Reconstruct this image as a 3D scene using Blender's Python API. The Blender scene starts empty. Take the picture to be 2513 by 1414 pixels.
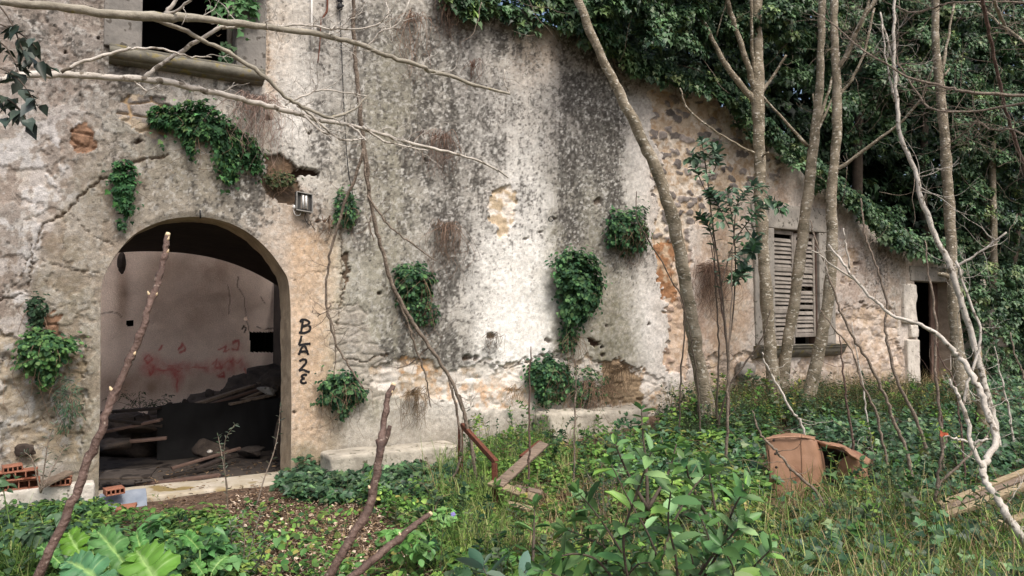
import bpy, math, random
import numpy as np
random.seed(7); RNG = np.random.default_rng(7)
SC = bpy.context.scene; COL = SC.collection

# ---------------------------------------------------------------- camera, sky, sun, exposure
W, H, F, CX, CY, HOR = 2513.0, 1414.0, 1815.0, 1256.5, 707.0, 780.0
CAMZ = 1.8
PIT = math.atan((HOR - CY) / F)
cd = bpy.data.cameras.new('camera'); cam = bpy.data.objects.new('camera', cd); COL.objects.link(cam)
cam.location = (0, 0, CAMZ); cam.rotation_euler = (math.pi / 2 + PIT, 0, 0)
cd.lens = 26.0; cd.sensor_width = 36.0; cd.clip_start = 0.05; cd.clip_end = 2000
SC.camera = cam
SUN_EL, SUN_AZ = math.radians(56), math.radians(150)      # azimuth clockwise from +Y (view direction)
wd = bpy.data.worlds.new('World'); SC.world = wd; wd.use_nodes = True
nt = wd.node_tree; bg = nt.nodes['Background']; sky = nt.nodes.new('ShaderNodeTexSky')
sky.sky_type = 'NISHITA'; sky.sun_disc = False; sky.sun_elevation = SUN_EL; sky.sun_rotation = SUN_AZ
sky.dust_density = 6.0; sky.air_density = 1.0; sky.ozone_density = 0.6
nt.links.new(sky.outputs[0], bg.inputs[0]); bg.inputs[1].default_value = 0.13
sl = bpy.data.lights.new('sun', 'SUN'); sl.energy = 1.5; sl.angle = math.radians(18); sl.color = (1.0, 0.98, 0.95)
so = bpy.data.objects.new('sun', sl); COL.objects.link(so)
so.rotation_euler = (math.pi / 2 - SUN_EL, 0, math.pi - SUN_AZ); so.location = (2, -4, 12)
SC.view_settings.view_transform = 'Standard'; SC.view_settings.look = 'None'
SC.view_settings.exposure = 0.6; SC.view_settings.gamma = 1.0
SC.cycles.max_bounces = 6; SC.cycles.transparent_max_bounces = 4

# ---------------------------------------------------------------- helpers: numbers
def lin(c):
    c = np.asarray(c, float) / 255.0
    return np.where(c <= 0.04045, c / 12.92, ((c + 0.055) / 1.055) ** 2.4)
def sstep(a, b, x):
    t = np.clip((x - a) / (b - a + 1e-12), 0, 1); return t * t * (3 - 2 * t)
def hsh(i, j, k, s):
    n = (i * 374761393 + j * 668265263 + k * 2147483647 + s * 1274126177) & 0xFFFFFFFF
    n = ((n ^ (n >> 13)) * 1274126177) & 0xFFFFFFFF
    n = ((n ^ (n >> 15)) * 2246822519) & 0xFFFFFFFF
    return ((n ^ (n >> 16)) & 0xFFFFFF) / float(0xFFFFFF)
def vn2(x, y, s=0):
    xi = np.floor(x).astype(np.int64); yi = np.floor(y).astype(np.int64)
    fx = x - xi; fy = y - yi; fx = fx * fx * (3 - 2 * fx); fy = fy * fy * (3 - 2 * fy)
    a = hsh(xi, yi, 0, s); b = hsh(xi + 1, yi, 0, s); c = hsh(xi, yi + 1, 0, s); d = hsh(xi + 1, yi + 1, 0, s)
    return (a * (1 - fx) + b * fx) * (1 - fy) + (c * (1 - fx) + d * fx) * fy
def fb2(x, y, o=4, s=0):
    r = 0; a = 0.5; t = 0
    for i in range(o):
        r = r + a * vn2(x * 2 ** i + 17.3 * i, y * 2 ** i - 9.1 * i, s + i); t += a; a *= 0.55
    return r / t
def vn3(P, s=0):
    I = np.floor(P).astype(np.int64); f = P - I; f = f * f * (3 - 2 * f); r = 0
    for dx in (0, 1):
        for dy in (0, 1):
            for dz in (0, 1):
                w = (f[:, 0] if dx else 1 - f[:, 0]) * (f[:, 1] if dy else 1 - f[:, 1]) * (f[:, 2] if dz else 1 - f[:, 2])
                r = r + w * hsh(I[:, 0] + dx, I[:, 1] + dy, I[:, 2] + dz, s)
    return r
def fb3(P, o=3, s=0):
    r = 0; a = 0.5; t = 0
    for i in range(o):
        r = r + a * vn3(P * 2 ** i + 5.7 * i, s + i); t += a; a *= 0.55
    return r / t
def cell2(x, y, s=0):
    """cellular noise: distance to the nearest and second nearest point, id of the nearest cell"""
    xi = np.floor(x).astype(np.int64); yi = np.floor(y).astype(np.int64)
    f1 = np.full(x.shape, 9.0); f2 = np.full(x.shape, 9.0); cid = np.zeros(x.shape)
    for dx in (-1, 0, 1):
        for dy in (-1, 0, 1):
            a = xi + dx; b = yi + dy
            px = a + 0.15 + 0.7 * hsh(a, b, 1, s); py = b + 0.15 + 0.7 * hsh(a, b, 2, s)
            d = np.sqrt((px - x) ** 2 + (py - y) ** 2)
            nw = d < f1
            f2 = np.where(nw, f1, np.minimum(f2, d)); cid = np.where(nw, hsh(a, b, 3, s), cid); f1 = np.where(nw, d, f1)
    return f1, f2, cid
def inpoly(x, y, poly):
    r = np.zeros(np.shape(x), bool); n = len(poly)
    for i in range(n):
        x0, y0 = poly[i]; x1, y1 = poly[(i + 1) % n]
        if y0 == y1: continue
        c = (y0 > y) != (y1 > y)
        r ^= c & (x < (x1 - x0) * (y - y0) / (y1 - y0) + x0)
    return r
def dline(x, y, pts):
    r = np.full(np.shape(x), 1e9)
    for (x0, y0), (x1, y1) in zip(pts[:-1], pts[1:]):
        dx, dy = x1 - x0, y1 - y0; L = dx * dx + dy * dy + 1e-9
        t = np.clip(((x - x0) * dx + (y - y0) * dy) / L, 0, 1)
        r = np.minimum(r, np.hypot(x - x0 - t * dx, y - y0 - t * dy))
    return r
def nrm(v):
    return v / (np.linalg.norm(v, axis=-1, keepdims=True) + 1e-12)
def rv(n):
    return nrm(RNG.normal(size=(n, 3)))

# ---------------------------------------------------------------- helpers: where things of the photo stand in the place
cp, sp = math.cos(PIT), math.sin(PIT)
def ray(x, y):
    a = (np.asarray(x, float) - CX) / F; b = -(np.asarray(y, float) - CY) / F
    return np.stack([a, cp - b * sp, sp + b * cp], -1)
def at(x, y, Y):
    d = ray(x, y); t = np.asarray(Y, float) / d[..., 1]
    return np.array([0, 0, CAMZ]) + d * t[..., None]
DX, DY = math.sin(math.radians(59.2)), math.cos(math.radians(59.2))   # along the facade
NX, NY = DY, -DX                                                      # out of the facade
P0 = np.array([(480 - CX) / F * 8.0, 8.0])
def onwall(x, y, o=0.0):
    d = ray(x, y); k = (P0[0] + o * NX) * NX + (P0[1] + o * NY) * NY
    t = k / (d[..., 0] * NX + d[..., 1] * NY)
    return np.array([0, 0, CAMZ]) + d * np.asarray(t)[..., None]
def uz(x, y, o=0.0):
    p = onwall(x, y, o)
    return (p[..., 0] - P0[0]) * DX + (p[..., 1] - P0[1]) * DY, p[..., 2]
def WP(u, z, o=0.0):
    u, z, o = np.broadcast_arrays(np.asarray(u, float), np.asarray(z, float), np.asarray(o, float))
    return np.stack([P0[0] + u * DX + o * NX, P0[1] + u * DY + o * NY, z], -1)
def topx(P):
    P = np.asarray(P, float); y = P[..., 1]; z = P[..., 2] - CAMZ
    dep = y * cp + z * sp; up = -y * sp + z * cp
    return CX + F * P[..., 0] / dep, CY - F * up / dep
_u = [-12, 1.0, 2.2, 3.6, 6, 10, 13.5, 40]; _z = [-.12, -.08, -.02, .08, .26, .42, .32, .3]
def ground(x, y):
    x = np.asarray(x, float); y = np.asarray(y, float)
    u = (x - P0[0]) * DX + (y - P0[1]) * DY; s = (x - P0[0]) * NX + (y - P0[1]) * NY
    zw = np.interp(u, _u, _z); k = sstep(0.2, 4.5, s)
    z = zw * (1 - k) + k * (-0.1 + 0.02 * np.clip(u, -3, 8))
    r = np.hypot(x, y - 8)
    return z + (fb2(x * .7, y * .7, 3, 5) - .5) * .14 + sstep(25, 60, r) * (fb2(x * .03, y * .03, 3, 8) - .3) * 6
def onground(x, y):
    d = ray(x, y); z = np.zeros(np.shape(x))
    for _ in range(9):
        t = np.clip((CAMZ - z) / np.maximum(-d[..., 2], 0.012), 0, 60)
        z = .5 * z + .5 * ground(d[..., 0] * t, d[..., 1] * t)
    p = np.stack([d[..., 0] * t, d[..., 1] * t, z], -1); p[..., 2] = ground(p[..., 0], p[..., 1]); return p

# ---------------------------------------------------------------- helpers: meshes and things
def root_of(o):
    while o.parent: o = o.parent
    return o
def mk(name, parts, mat, parent=None, smooth=False, label=None, cat=None, group=None, kind=None):
    """parts: list of (V, [F arrays], C or None) joined into ONE mesh object"""
    Vs, Fs, Cs, n = [], [], [], 0; hasc = any(p[2] is not None for p in parts)
    for V, FF, C in parts:
        V = np.asarray(V, float)
        for f in FF:
            f = np.asarray(f, np.int64)
            if f.size: Fs.append(f + n)
        Vs.append(V); n += len(V)
        if hasc:
            C = np.ones((len(V), 3)) if C is None else np.broadcast_to(np.asarray(C, float), (len(V), 3)); Cs.append(C)
    V = np.concatenate(Vs)
    if parent is not None: loc = np.array(root_of(parent).location)
    elif kind == 'structure': loc = np.zeros(3)
    else: loc = np.array([*(V[:, :2].min(0) + V[:, :2].max(0)) / 2, V[:, 2].min()])
    V = V - loc
    me = bpy.data.meshes.new(name); me.vertices.add(n); me.vertices.foreach_set('co', V.astype(np.float32).ravel())
    tot = np.concatenate([np.full(len(f), f.shape[1]) for f in Fs]); idx = np.concatenate([f.ravel() for f in Fs])
    me.loops.add(len(idx)); me.loops.foreach_set('vertex_index', idx.astype(np.int32))
    me.polygons.add(len(tot)); st = np.concatenate([[0], np.cumsum(tot)[:-1]])
    me.polygons.foreach_set('loop_start', st.astype(np.int32))
    if smooth: me.polygons.foreach_set('use_smooth', np.ones(len(tot), bool))
    me.update(calc_edges=True)
    if hasc:
        a = me.color_attributes.new('Col', 'FLOAT_COLOR', 'POINT')
        a.data.foreach_set('color', np.concatenate([np.concatenate(Cs), np.ones((n, 1))], 1).astype(np.float32).ravel())
    me.validate()
    me.materials.append(mat); o = bpy.data.objects.new(name, me); COL.objects.link(o)
    if parent is not None: o.parent = parent
    else: o.location = loc
    tag(o, label, cat, group, kind); return o
def tag(o, label=None, cat=None, group=None, kind=None):
    for k, v in (('label', label), ('category', cat), ('group', group), ('kind', kind)):
        if v: o[k] = v
def thing(name, loc, label, cat, group=None):
    o = bpy.data.objects.new(name, None); COL.objects.link(o); o.location = tuple(map(float, loc)); o.empty_display_size = .2
    tag(o, label, cat, group); return o

def spline(P, k=5):
    P = np.asarray(P, float); Q = np.vstack([2 * P[0] - P[1], P, 2 * P[-1] - P[-2]]); out = []
    for i in range(1, len(Q) - 2):
        a, b, c, d = Q[i - 1], Q[i], Q[i + 1], Q[i + 2]
        for t in np.arange(k) / k:
            out.append(.5 * ((2 * b) + (c - a) * t + (2 * a - 5 * b + 4 * c - d) * t * t + (3 * b - a - 3 * c + d) * t ** 3))
    out.append(P[-1]); return np.array(out)
def tube(P, R, n=7, C=None, knob=.06):
    P = np.asarray(P, float); m = len(P); R = np.broadcast_to(np.asarray(R, float), (m,)).copy()
    if knob: R = R * (1 + knob * RNG.normal(size=m))
    T = nrm(np.gradient(P, axis=0)); a = np.array([0, 0, 1.0]) if abs(T[0, 2]) < .9 else np.array([1.0, 0, 0])
    V = []; u = nrm(np.cross(T[0], a)); ang = np.arange(n) / n * 2 * math.pi
    for i in range(m):
        u = nrm(u - T[i] * np.dot(u, T[i])); w = np.cross(T[i], u)
        rr = R[i] * (1 + (knob * .7) * RNG.normal(size=(n, 1)) * (1 if n > 5 else 0))
        V.append(P[i] + rr * (np.cos(ang)[:, None] * u + np.sin(ang)[:, None] * w))
    V = np.concatenate(V); i = np.arange(m - 1)[:, None] * n; j = np.arange(n)[None]; j2 = (j + 1) % n
    Fq = np.stack([i + j, i + j2, i + n + j2, i + n + j], -1).reshape(-1, 4)
    caps = np.array([np.arange(n)[::-1], (m - 1) * n + np.arange(n)])
    return V, [Fq, caps], C
def pxpath(pts, Y0, Y1=None, k=5, wob=.0):
    """photo polyline (x, y, width in px) at distance Y0..Y1 -> smooth world path and radii"""
    p = np.array(pts, float); Y1 = Y0 if Y1 is None else Y1
    Y = np.linspace(Y0, Y1, len(p)); X = at(p[:, 0], p[:, 1], Y); r = p[:, 2] * .35 * Y / F
    S = spline(np.concatenate([X, r[:, None]], 1), k); P = S[:, :3].copy()
    if wob:
        t = np.arange(len(P)) * .9 + RNG.random() * 99
        for c in range(3): P[1:-1, c] += wob * (vn2(t, t * 0 + c, 3) - .5)[1:-1]
    return P, np.maximum(S[:, 3], .0012)
def twigs(P, R, n, lo, hi, up=.3, lvl=1, lo_t=.15, r0=.006, crook=.35):
    out = []
    for _ in range(n):
        i = int((lo_t + (1 - lo_t) * RNG.random()) * (len(P) - 2)); T = nrm(P[i + 1] - P[i])
        d = nrm(T * .8 + rv(1)[0] * 1.0 + np.array([0, 0, up])); L = RNG.uniform(lo, hi); q = [P[i]]; m = 7
        for s in range(m):
            d = nrm(d + rv(1)[0] * crook + np.array([0, 0, up * .25])); q.append(q[-1] + d * L / m)
        q = spline(np.array(q), 2); r = np.linspace(min(r0, R[i] * .7), .0012, len(q))
        out.append(tube(q, r, 4, knob=.05))
        if lvl > 0: out += twigs(q, r, 3, lo * .3, hi * .4, up, lvl - 1, .2, r0 * .55, crook)
    return out

def half(o):   # outline of a half leaf -> the two-pentagon leaf template
    z = [a[2] for a in o]; s = [(a[0], a[1], a[2]) for a in o]
    V = [(0, 0, 0)] + s + [(0, 1, -.1)] + [(-a, b, c) for a, b, c in s]
    return np.array(V), np.array([[0, 1, 2, 3, 4], [0, 4, 7, 6, 5]])
def runner(c, dirn, L, r=.004, n=8, crook=.3):
    P = [np.array(c, float)]; d = nrm(np.array(dirn, float))
    for _ in range(n): d = nrm(d + rv(1)[0] * crook); P.append(P[-1] + d * L / n)
    P = spline(np.array(P), 3); return tube(P, np.linspace(r, r * .35, len(P)), 4)
IVY = half([(.34, -.1, .03), (.5, .3, .1), (.22, .5, .04)])
LAU = half([(.17, .18, .05), (.235, .5, .06), (.15, .8, .01)])
RND = half([(.28, .12, .06), (.4, .45, .1), (.26, .82, .03)])
LAN = half([(.07, .25, .03), (.09, .5, .04), (.05, .8, .02)])
TRI = half([(.3, .05, .06), (.3, .45, .08), (.17, .7, .03)])
def leaves(P, N, T, S, tmpl, C):
    V0, F0 = tmpl; n = len(P); k = len(V0); S = np.broadcast_to(np.asarray(S, float), (n,))
    N = nrm(N); T = nrm(T - N * (T * N).sum(1, keepdims=True)); B = np.cross(T, N)
    wid = RNG.uniform(.8, 1.2, (n, 1, 1)); cur = RNG.uniform(.3, 1.8, (n, 1, 1))
    L = V0[None].repeat(n, 0); L = np.concatenate([L[:, :, :1] * wid, L[:, :, 1:2], L[:, :, 2:] * cur], 2) * S[:, None, None]
    V = P[:, None] + L[:, :, :1] * B[:, None] + L[:, :, 1:2] * T[:, None] + L[:, :, 2:] * N[:, None]
    Fc = (F0[None] + (np.arange(n) * k)[:, None, None]).reshape(-1, F0.shape[1])
    return V.reshape(-1, 3), [Fc], np.repeat(np.broadcast_to(C, (n, 3)), k, 0)
def greens(n, cols, w=None, v=.25):
    c = lin(np.array(cols))[RNG.choice(len(cols), n, p=w)]
    return c * np.exp(RNG.normal(size=(n, 1)) * v) * np.exp(RNG.normal(size=(n, 3)) * .06)
G_IVY = [(60, 88, 60), (48, 74, 54), (84, 114, 78), (110, 138, 96), (124, 140, 84)]; W_IVY = [.32, .24, .24, .14, .06]
G_WEED = [(88, 124, 60), (70, 104, 56), (114, 150, 72), (142, 170, 88), (54, 82, 50), (158, 156, 88)]; W_WEED = [.29, .24, .2, .1, .13, .04]
G_LAU = [(82, 120, 68), (104, 142, 86), (62, 96, 56), (130, 164, 114), (122, 162, 78)]; W_LAU = [.35, .25, .2, .12, .08]
def boxv(U0, U1, Z0, Z1, O0, O1, frame=None, r=.01, res=.06, amp=0.0, fr=6.0, seed=0):
    """rounded, slightly worn box; frame maps (u, z, o) to the world (default: the facade's own axes)"""
    lo = np.array([min(U0, U1), min(Z0, Z1), min(O0, O1)], float); hi = np.array([max(U0, U1), max(Z0, Z1), max(O0, O1)], float)
    Vs, Fs, n = [], [], 0
    k = np.maximum(2, np.minimum(60, np.ceil((hi - lo) / res).astype(int) + 1))
    r = min(r, (hi - lo).min() * .49)
    def axis(a):
        m = np.linspace(0, 1, k[a]); x = lo[a] + m * (hi[a] - lo[a])
        return np.unique(np.concatenate([x, [lo[a] + r * .3, lo[a] + r, hi[a] - r, hi[a] - r * .3]]))
    for a in range(3):
        b, c = (a + 1) % 3, (a + 2) % 3
        for s in (0, 1):
            B, Cc = np.meshgrid(axis(b), axis(c), indexing='ij'); p = np.zeros(B.shape + (3,)); p[..., b] = B; p[..., c] = Cc; p[..., a] = hi[a] if s else lo[a]
            nb, nc = B.shape; ii = np.arange(nb - 1)[:, None] * nc + np.arange(nc - 1)[None]
            f = np.stack([ii, ii + nc, ii + nc + 1, ii + 1], -1).reshape(-1, 4)
            if not s: f = f[:, ::-1]
            Vs.append(p.reshape(-1, 3)); Fs.append(f + n); n += nb * nc
    V = np.concatenate(Vs); Fq = np.concatenate(Fs)
    key = np.round(V, 5); _, first, inv = np.unique(key, axis=0, return_index=True, return_inverse=True); inv = inv.ravel(); V = V[first]; Fq = inv[Fq]
    q = np.clip(V, lo + r, hi - r); d = V - q; L = np.linalg.norm(d, axis=1, keepdims=True); V = np.where(L > 1e-9, q + d / (L + 1e-12) * r, V)
    if amp:
        ctr = (lo + hi) / 2; dirn = nrm(V - ctr)
        V = V + dirn * ((fb3(V * fr + seed * 7.7, 3, seed) - .5) * 2 * amp)[:, None]
    if frame is None: V = WP(V[:, 0], V[:, 1], V[:, 2])
    else: V = frame(V)
    return V, [Fq], None
def frame_at(org, ax, ay, az):
    M = np.stack([nrm(np.array(ax, float)), nrm(np.array(ay, float)), nrm(np.array(az, float))]); o = np.array(org, float)
    return lambda V: o + V @ M
def beam(p, q, w, h, up=(0, 0, 1), **k):
    """worn bar from p to q, width w and height h"""
    p = np.array(p, float); q = np.array(q, float); L = np.linalg.norm(q - p); a = (q - p) / L
    s = nrm(np.cross(np.array(up, float), a)); t = np.cross(a, s)
    return boxv(0, L, -w / 2, w / 2, -h / 2, h / 2, frame_at(p, a, s, t), **k)
def rock(c, rx, ry, rz, seed, amp=.35, n=14):
    th = np.linspace(0, math.pi, n); ph = np.arange(2 * n) / (2 * n) * 2 * math.pi
    T, Ph = np.meshgrid(th, ph, indexing='ij'); D = np.stack([np.sin(T) * np.cos(Ph), np.sin(T) * np.sin(Ph), np.cos(T)], -1).reshape(-1, 3)
    f = 1 + (fb3(D * 1.6 + seed * 3.1, 3, seed) - .5) * 2 * amp
    D = np.sign(D) * np.abs(D) ** .8
    V = np.array(c) + D * f[:, None] * np.array([rx, ry, rz]); m = 2 * n
    i = np.arange(n - 1)[:, None] * m; j = np.arange(m)[None]; j2 = (j + 1) % m
    return V, [np.stack([i + j, i + m + j, i + m + j2, i + j2], -1).reshape(-1, 4)], None
def grid(P):
    """(a, b, 3) array of points -> mesh"""
    a, b = P.shape[:2]; ii = np.arange(a - 1)[:, None] * b + np.arange(b - 1)[None]
    return P.reshape(-1, 3), [np.stack([ii, ii + 1, ii + b + 1, ii + b], -1).reshape(-1, 4)], None
def samp(poly, n):
    q = np.array(poly, float); lo, hi = q.min(0), q.max(0); X = np.empty((0, 2))
    while len(X) < n:
        p = RNG.uniform(lo, hi, (n * 2, 2)); X = np.vstack([X, p[inpoly(p[:, 0], p[:, 1], poly)]])
    return X[:n]

# ---------------------------------------------------------------- materials
def newmat(name):
    m = bpy.data.materials.new(name); m.use_nodes = True; t = m.node_tree; return m, t, t.nodes['Principled BSDF']
def N_(t, kind, **k):
    n = t.nodes.new(kind)
    for a, b in k.items():
        if a in n.inputs: n.inputs[a].default_value = b
        else: setattr(n, a, b)
    return n
def col4(c): return (*lin(c), 1.0)
def surf(name, c1, c2, scale=6, rough=.85, bump=.25, bscale=None, spots=None, sscale=20, sthr=.62, stretch=None, metal=0, spec=.3, c3=None):
    m, t, b = newmat(name); L = t.links.new
    tc = N_(t, 'ShaderNodeTexCoord'); co = tc.outputs['Object']
    if stretch:
        mp = N_(t, 'ShaderNodeMapping'); mp.inputs['Scale'].default_value = stretch; L(co, mp.inputs[0]); co = mp.outputs[0]
    n1 = N_(t, 'ShaderNodeTexNoise', Scale=scale, Detail=8.0, Roughness=.65); L(co, n1.inputs['Vector'])
    r = N_(t, 'ShaderNodeValToRGB'); r.color_ramp.elements[0].position = .3; r.color_ramp.elements[1].position = .7
    r.color_ramp.elements[0].color = col4(c1); r.color_ramp.elements[1].color = col4(c2)
    if c3 is not None:
        e = r.color_ramp.elements.new(.5); e.color = col4(c3)
    L(n1.outputs[0], r.inputs[0]); c = r.outputs[0]
    if spots is not None:
        n2 = N_(t, 'ShaderNodeTexNoise', Scale=sscale, Detail=3.0); L(co, n2.inputs['Vector'])
        rr = N_(t, 'ShaderNodeValToRGB'); rr.color_ramp.elements[0].position = sthr; rr.color_ramp.elements[1].position = sthr + .06
        mx = N_(t, 'ShaderNodeMixRGB'); L(n2.outputs[0], rr.inputs[0]); L(rr.outputs[0], mx.inputs[0]); L(c, mx.inputs[1]); mx.inputs[2].default_value = col4(spots); c = mx.outputs[0]
    L(c, b.inputs['Base Color']); b.inputs['Roughness'].default_value = rough; b.inputs['Metallic'].default_value = metal
    b.inputs['Specular IOR Level'].default_value = spec
    if bump:
        n3 = N_(t, 'ShaderNodeTexNoise', Scale=bscale or scale * 4, Detail=6.0); L(co, n3.inputs['Vector'])
        bp = N_(t, 'ShaderNodeBump', Strength=bump, Distance=.02); L(n3.outputs[0], bp.inputs['Height']); L(bp.outputs[0], b.inputs['Normal'])
    return m
def attr(name, rough=.6, trans=0.0, spec=.4, nscale=0, namp=0, bump=0, bscale=60):
    m, t, b = newmat(name); L = t.links.new
    a = N_(t, 'ShaderNodeAttribute', attribute_name='Col'); c = a.outputs['Color']
    tc = N_(t, 'ShaderNodeTexCoord')
    if namp:
        n1 = N_(t, 'ShaderNodeTexNoise', Scale=nscale, Detail=5.0); L(tc.outputs['Object'], n1.inputs['Vector'])
        mr = N_(t, 'ShaderNodeMapRange'); mr.inputs[1].default_value = .3; mr.inputs[2].default_value = .7; mr.inputs[3].default_value = 1 - namp; mr.inputs[4].default_value = 1 + namp
        L(n1.outputs[0], mr.inputs[0]); mx = N_(t, 'ShaderNodeMixRGB', blend_type='MULTIPLY'); mx.inputs[0].default_value = 1
        L(c, mx.inputs[1]); L(mr.outputs[0], mx.inputs[2]); c = mx.outputs[0]
    L(c, b.inputs['Base Color']); b.inputs['Roughness'].default_value = rough; b.inputs['Specular IOR Level'].default_value = spec
    if bump:
        n3 = N_(t, 'ShaderNodeTexNoise', Scale=bscale, Detail=6.0); L(tc.outputs['Object'], n3.inputs['Vector'])
        bp = N_(t, 'ShaderNodeBump', Strength=bump, Distance=.01); L(n3.outputs[0], bp.inputs['Height']); L(bp.outputs[0], b.inputs['Normal'])
    if trans:
        tr = N_(t, 'ShaderNodeBsdfTranslucent'); L(c, tr.inputs[0]); ms = N_(t, 'ShaderNodeMixShader'); ms.inputs[0].default_value = trans
        L(b.outputs[0], ms.inputs[1]); L(tr.outputs[0], ms.inputs[2]); L(ms.outputs[0], t.nodes['Material Output'].inputs[0])
    return m
M_PLASTER = attr('lime_plaster', .92, spec=.15, nscale=95, namp=.20, bump=.7, bscale=60)
M_LEAF = attr('leaf', .44, .2, .38)
M_LEAFM = attr('matte_leaf', .7, .25, .2)
M_LEAFA = attr('broad_leaf', .5, .1, .3)
M_DRY = attr('dry_stem', .9, 0, .1)
M_STONE = surf('worn_grey_stone', (128, 124, 118), (168, 162, 152), 5, .9, .4, spots=(96, 92, 84), sscale=14, sthr=.6)
M_JAMB = surf('grey_window_stone', (104, 102, 98), (140, 136, 130), 6, .9, .4, spots=(84, 80, 74), sscale=12, sthr=.6)
M_SILL = surf('lichened_sill_stone', (88, 86, 78), (128, 124, 112), 7, .9, .35, spots=(126, 116, 80), sscale=9, sthr=.58)
M_PALE = surf('pale_limestone', (172, 165, 154), (214, 208, 198), 7, .9, .5, spots=(110, 104, 94), sscale=18, sthr=.64)
M_THRESH = surf('threshold_stone', (150, 138, 114), (196, 188, 174), 3.5, .9, .5, spots=(134, 118, 78), sscale=2.2, sthr=.56)
M_BENCH = surf('bench_stone', (142, 136, 124), (196, 189, 174), 6, .95, .6, spots=(100, 98, 80), sscale=11, sthr=.6)
M_CHAR = surf('charred_wood', (26, 23, 21), (56, 48, 42), 9, .9, .5)
M_BLACK = surf('room_shade_black', (8, 8, 8), (16, 15, 14), 3, .95, .2)  # near-black colour stands in for the darkness inside the rooms and niches
M_DARKIN = surf('dark_plaster', (70, 62, 56), (96, 86, 78), 3, .95, .3)  # dark tone for the inner walls of the room
M_VAULT = surf('dark_vault', (34, 30, 27), (54, 46, 40), 3, .95, .4)  # very dark tone for the underside of the vault
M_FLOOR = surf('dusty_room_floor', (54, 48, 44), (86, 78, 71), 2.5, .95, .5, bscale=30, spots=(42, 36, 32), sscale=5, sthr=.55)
M_BARK = surf('pale_smooth_bark', (84, 79, 64), (168, 159, 142), 4.5, .85, 1.0, bscale=34, spots=(196, 190, 176), sscale=17, sthr=.59, stretch=(1, 1, 1.6), c3=(134, 124, 106))
M_BARKW = surf('silvery_bark', (160, 153, 142), (212, 206, 196), 12, .8, .3, spots=(112, 104, 92), sscale=16, sthr=.57)
M_BARKM = surf('lichened_bark', (122, 117, 104), (172, 166, 152), 10, .85, .4, bscale=40, spots=(150, 138, 66), sscale=7, sthr=.66)
M_BARKB = surf('brown_bark', (72, 58, 52), (124, 104, 95), 11, .6, .8, bscale=50, spots=(150, 136, 124), sscale=30, sthr=.64, c3=(96, 78, 70))
M_BARKG = surf('greyish_brown_bark', (96, 86, 76), (146, 132, 118), 12, .8, .8, bscale=50, spots=(160, 150, 138), sscale=24, sthr=.66)
M_BARKD = surf('dark_wet_bark', (66, 58, 50), (98, 88, 78), 12, .9, .4)
M_CUT = surf('fresh_cut_wood', (196, 172, 132), (222, 204, 170), 30, .8, .2)
M_WOOD = surf('weathered_plank', (92, 80, 70), (142, 126, 110), 5, .9, .6, stretch=(1, 7, 7), bscale=9)
M_WOODY = surf('sun_bleached_timber', (122, 108, 86), (168, 152, 124), 5, .9, .6, stretch=(1, 7, 7), bscale=9)
M_SHUT = surf('grey_weathered_wood', (112, 105, 98), (154, 147, 138), 6, .9, .45, bscale=24)
M_DOOR = surf('brown_painted_door', (84, 66, 58), (112, 92, 82), 5, .8, .25)
M_RUST = surf('rusted_iron', (78, 46, 36), (122, 74, 56), 16, .85, .4, spots=(70, 38, 30), sscale=30)
M_LEATHER = surf('brown_leatherette', (134, 102, 80), (164, 128, 104), 4, .5, .12, bscale=120, spots=(126, 88, 70), sscale=5, sthr=.66)
M_FOAM = surf('dark_torn_lining', (38, 32, 30), (70, 60, 54), 14, .95, .5)
M_BRICK = surf('terracotta', (126, 82, 64), (164, 114, 92), 9, .85, .3, spots=(120, 70, 50), sscale=12)
M_TARP = surf('black_sheeting', (9, 9, 10), (20, 20, 21), 4, .7, .2)
M_RUBBLE = surf('dark_rubble', (44, 38, 34), (84, 74, 66), 7, .95, .6)
M_CABLE = surf('black_cable', (28, 28, 30), (44, 44, 46), 20, .6, .1)
M_PIPE = surf('white_plastic_pipe', (196, 194, 188), (222, 220, 214), 8, .5, .05)
M_LAMP = surf('grey_metal_housing', (48, 48, 48), (74, 74, 72), 14, .6, .1)
M_RIM = surf('dull_white_metal', (120, 118, 114), (150, 148, 143), 14, .5, .1)
M_TUBEW = surf('unlit_white_tube', (206, 208, 206), (228, 228, 226), 8, .3, 0)
M_INK = surf('black_marker_paint', (16, 15, 18), (30, 28, 30), 40, .7, .1)
M_SLATE = surf('blue_grey_slate', (108, 118, 132), (142, 150, 160), 5, .7, .25)
M_SOIL = surf('leafy_soil', (52, 45, 37), (98, 84, 70), 8, .97, .8, bscale=26, spots=(150, 128, 108), sscale=34, sthr=.6, c3=(88, 70, 56))

# ================================================================ THE FARMHOUSE
house = thing('stone_farmhouse', WP(5, -.3, 0), 'derelict stone farmhouse with peeling lime plaster and a wide arched entrance', 'building')
ARCH = [(246, 1000), (247, 720), (255, 680), (285, 625), (330, 575), (390, 545), (450, 533), (510, 534), (570, 550), (620, 578), (660, 615), (690, 655), (708, 690), (714, 760), (716, 1000)]
def uzl(pts, o=0.0):
    p = np.array(pts, float); u, z = uz(p[:, 0], p[:, 1], o); return np.stack([u, z], 1)
A_ = uzl(ARCH); A_ = np.vstack([[A_[0, 0], -.9], A_, [A_[-1, 0], -.9]])
A_[1:-1] = A_[1:-1]; arc = spline(A_[2:-2], 6); A_ = np.vstack([A_[:2], arc, A_[-2:]])
UW = uzl([(348, 128), (578, 165)]); UWIN = np.array([[UW[0, 0], 6.4], [UW[0, 0], UW[:, 1].mean() - .0], [UW[1, 0], UW[:, 1].mean()], [UW[1, 0], 6.4]])
SWIN = uzl([(1893, 562), (1900, 846), (2007, 846), (2013, 570)])
DOORP = uzl([(2245, 688), (2262, 985), (2336, 985), (2330, 690)])
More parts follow.
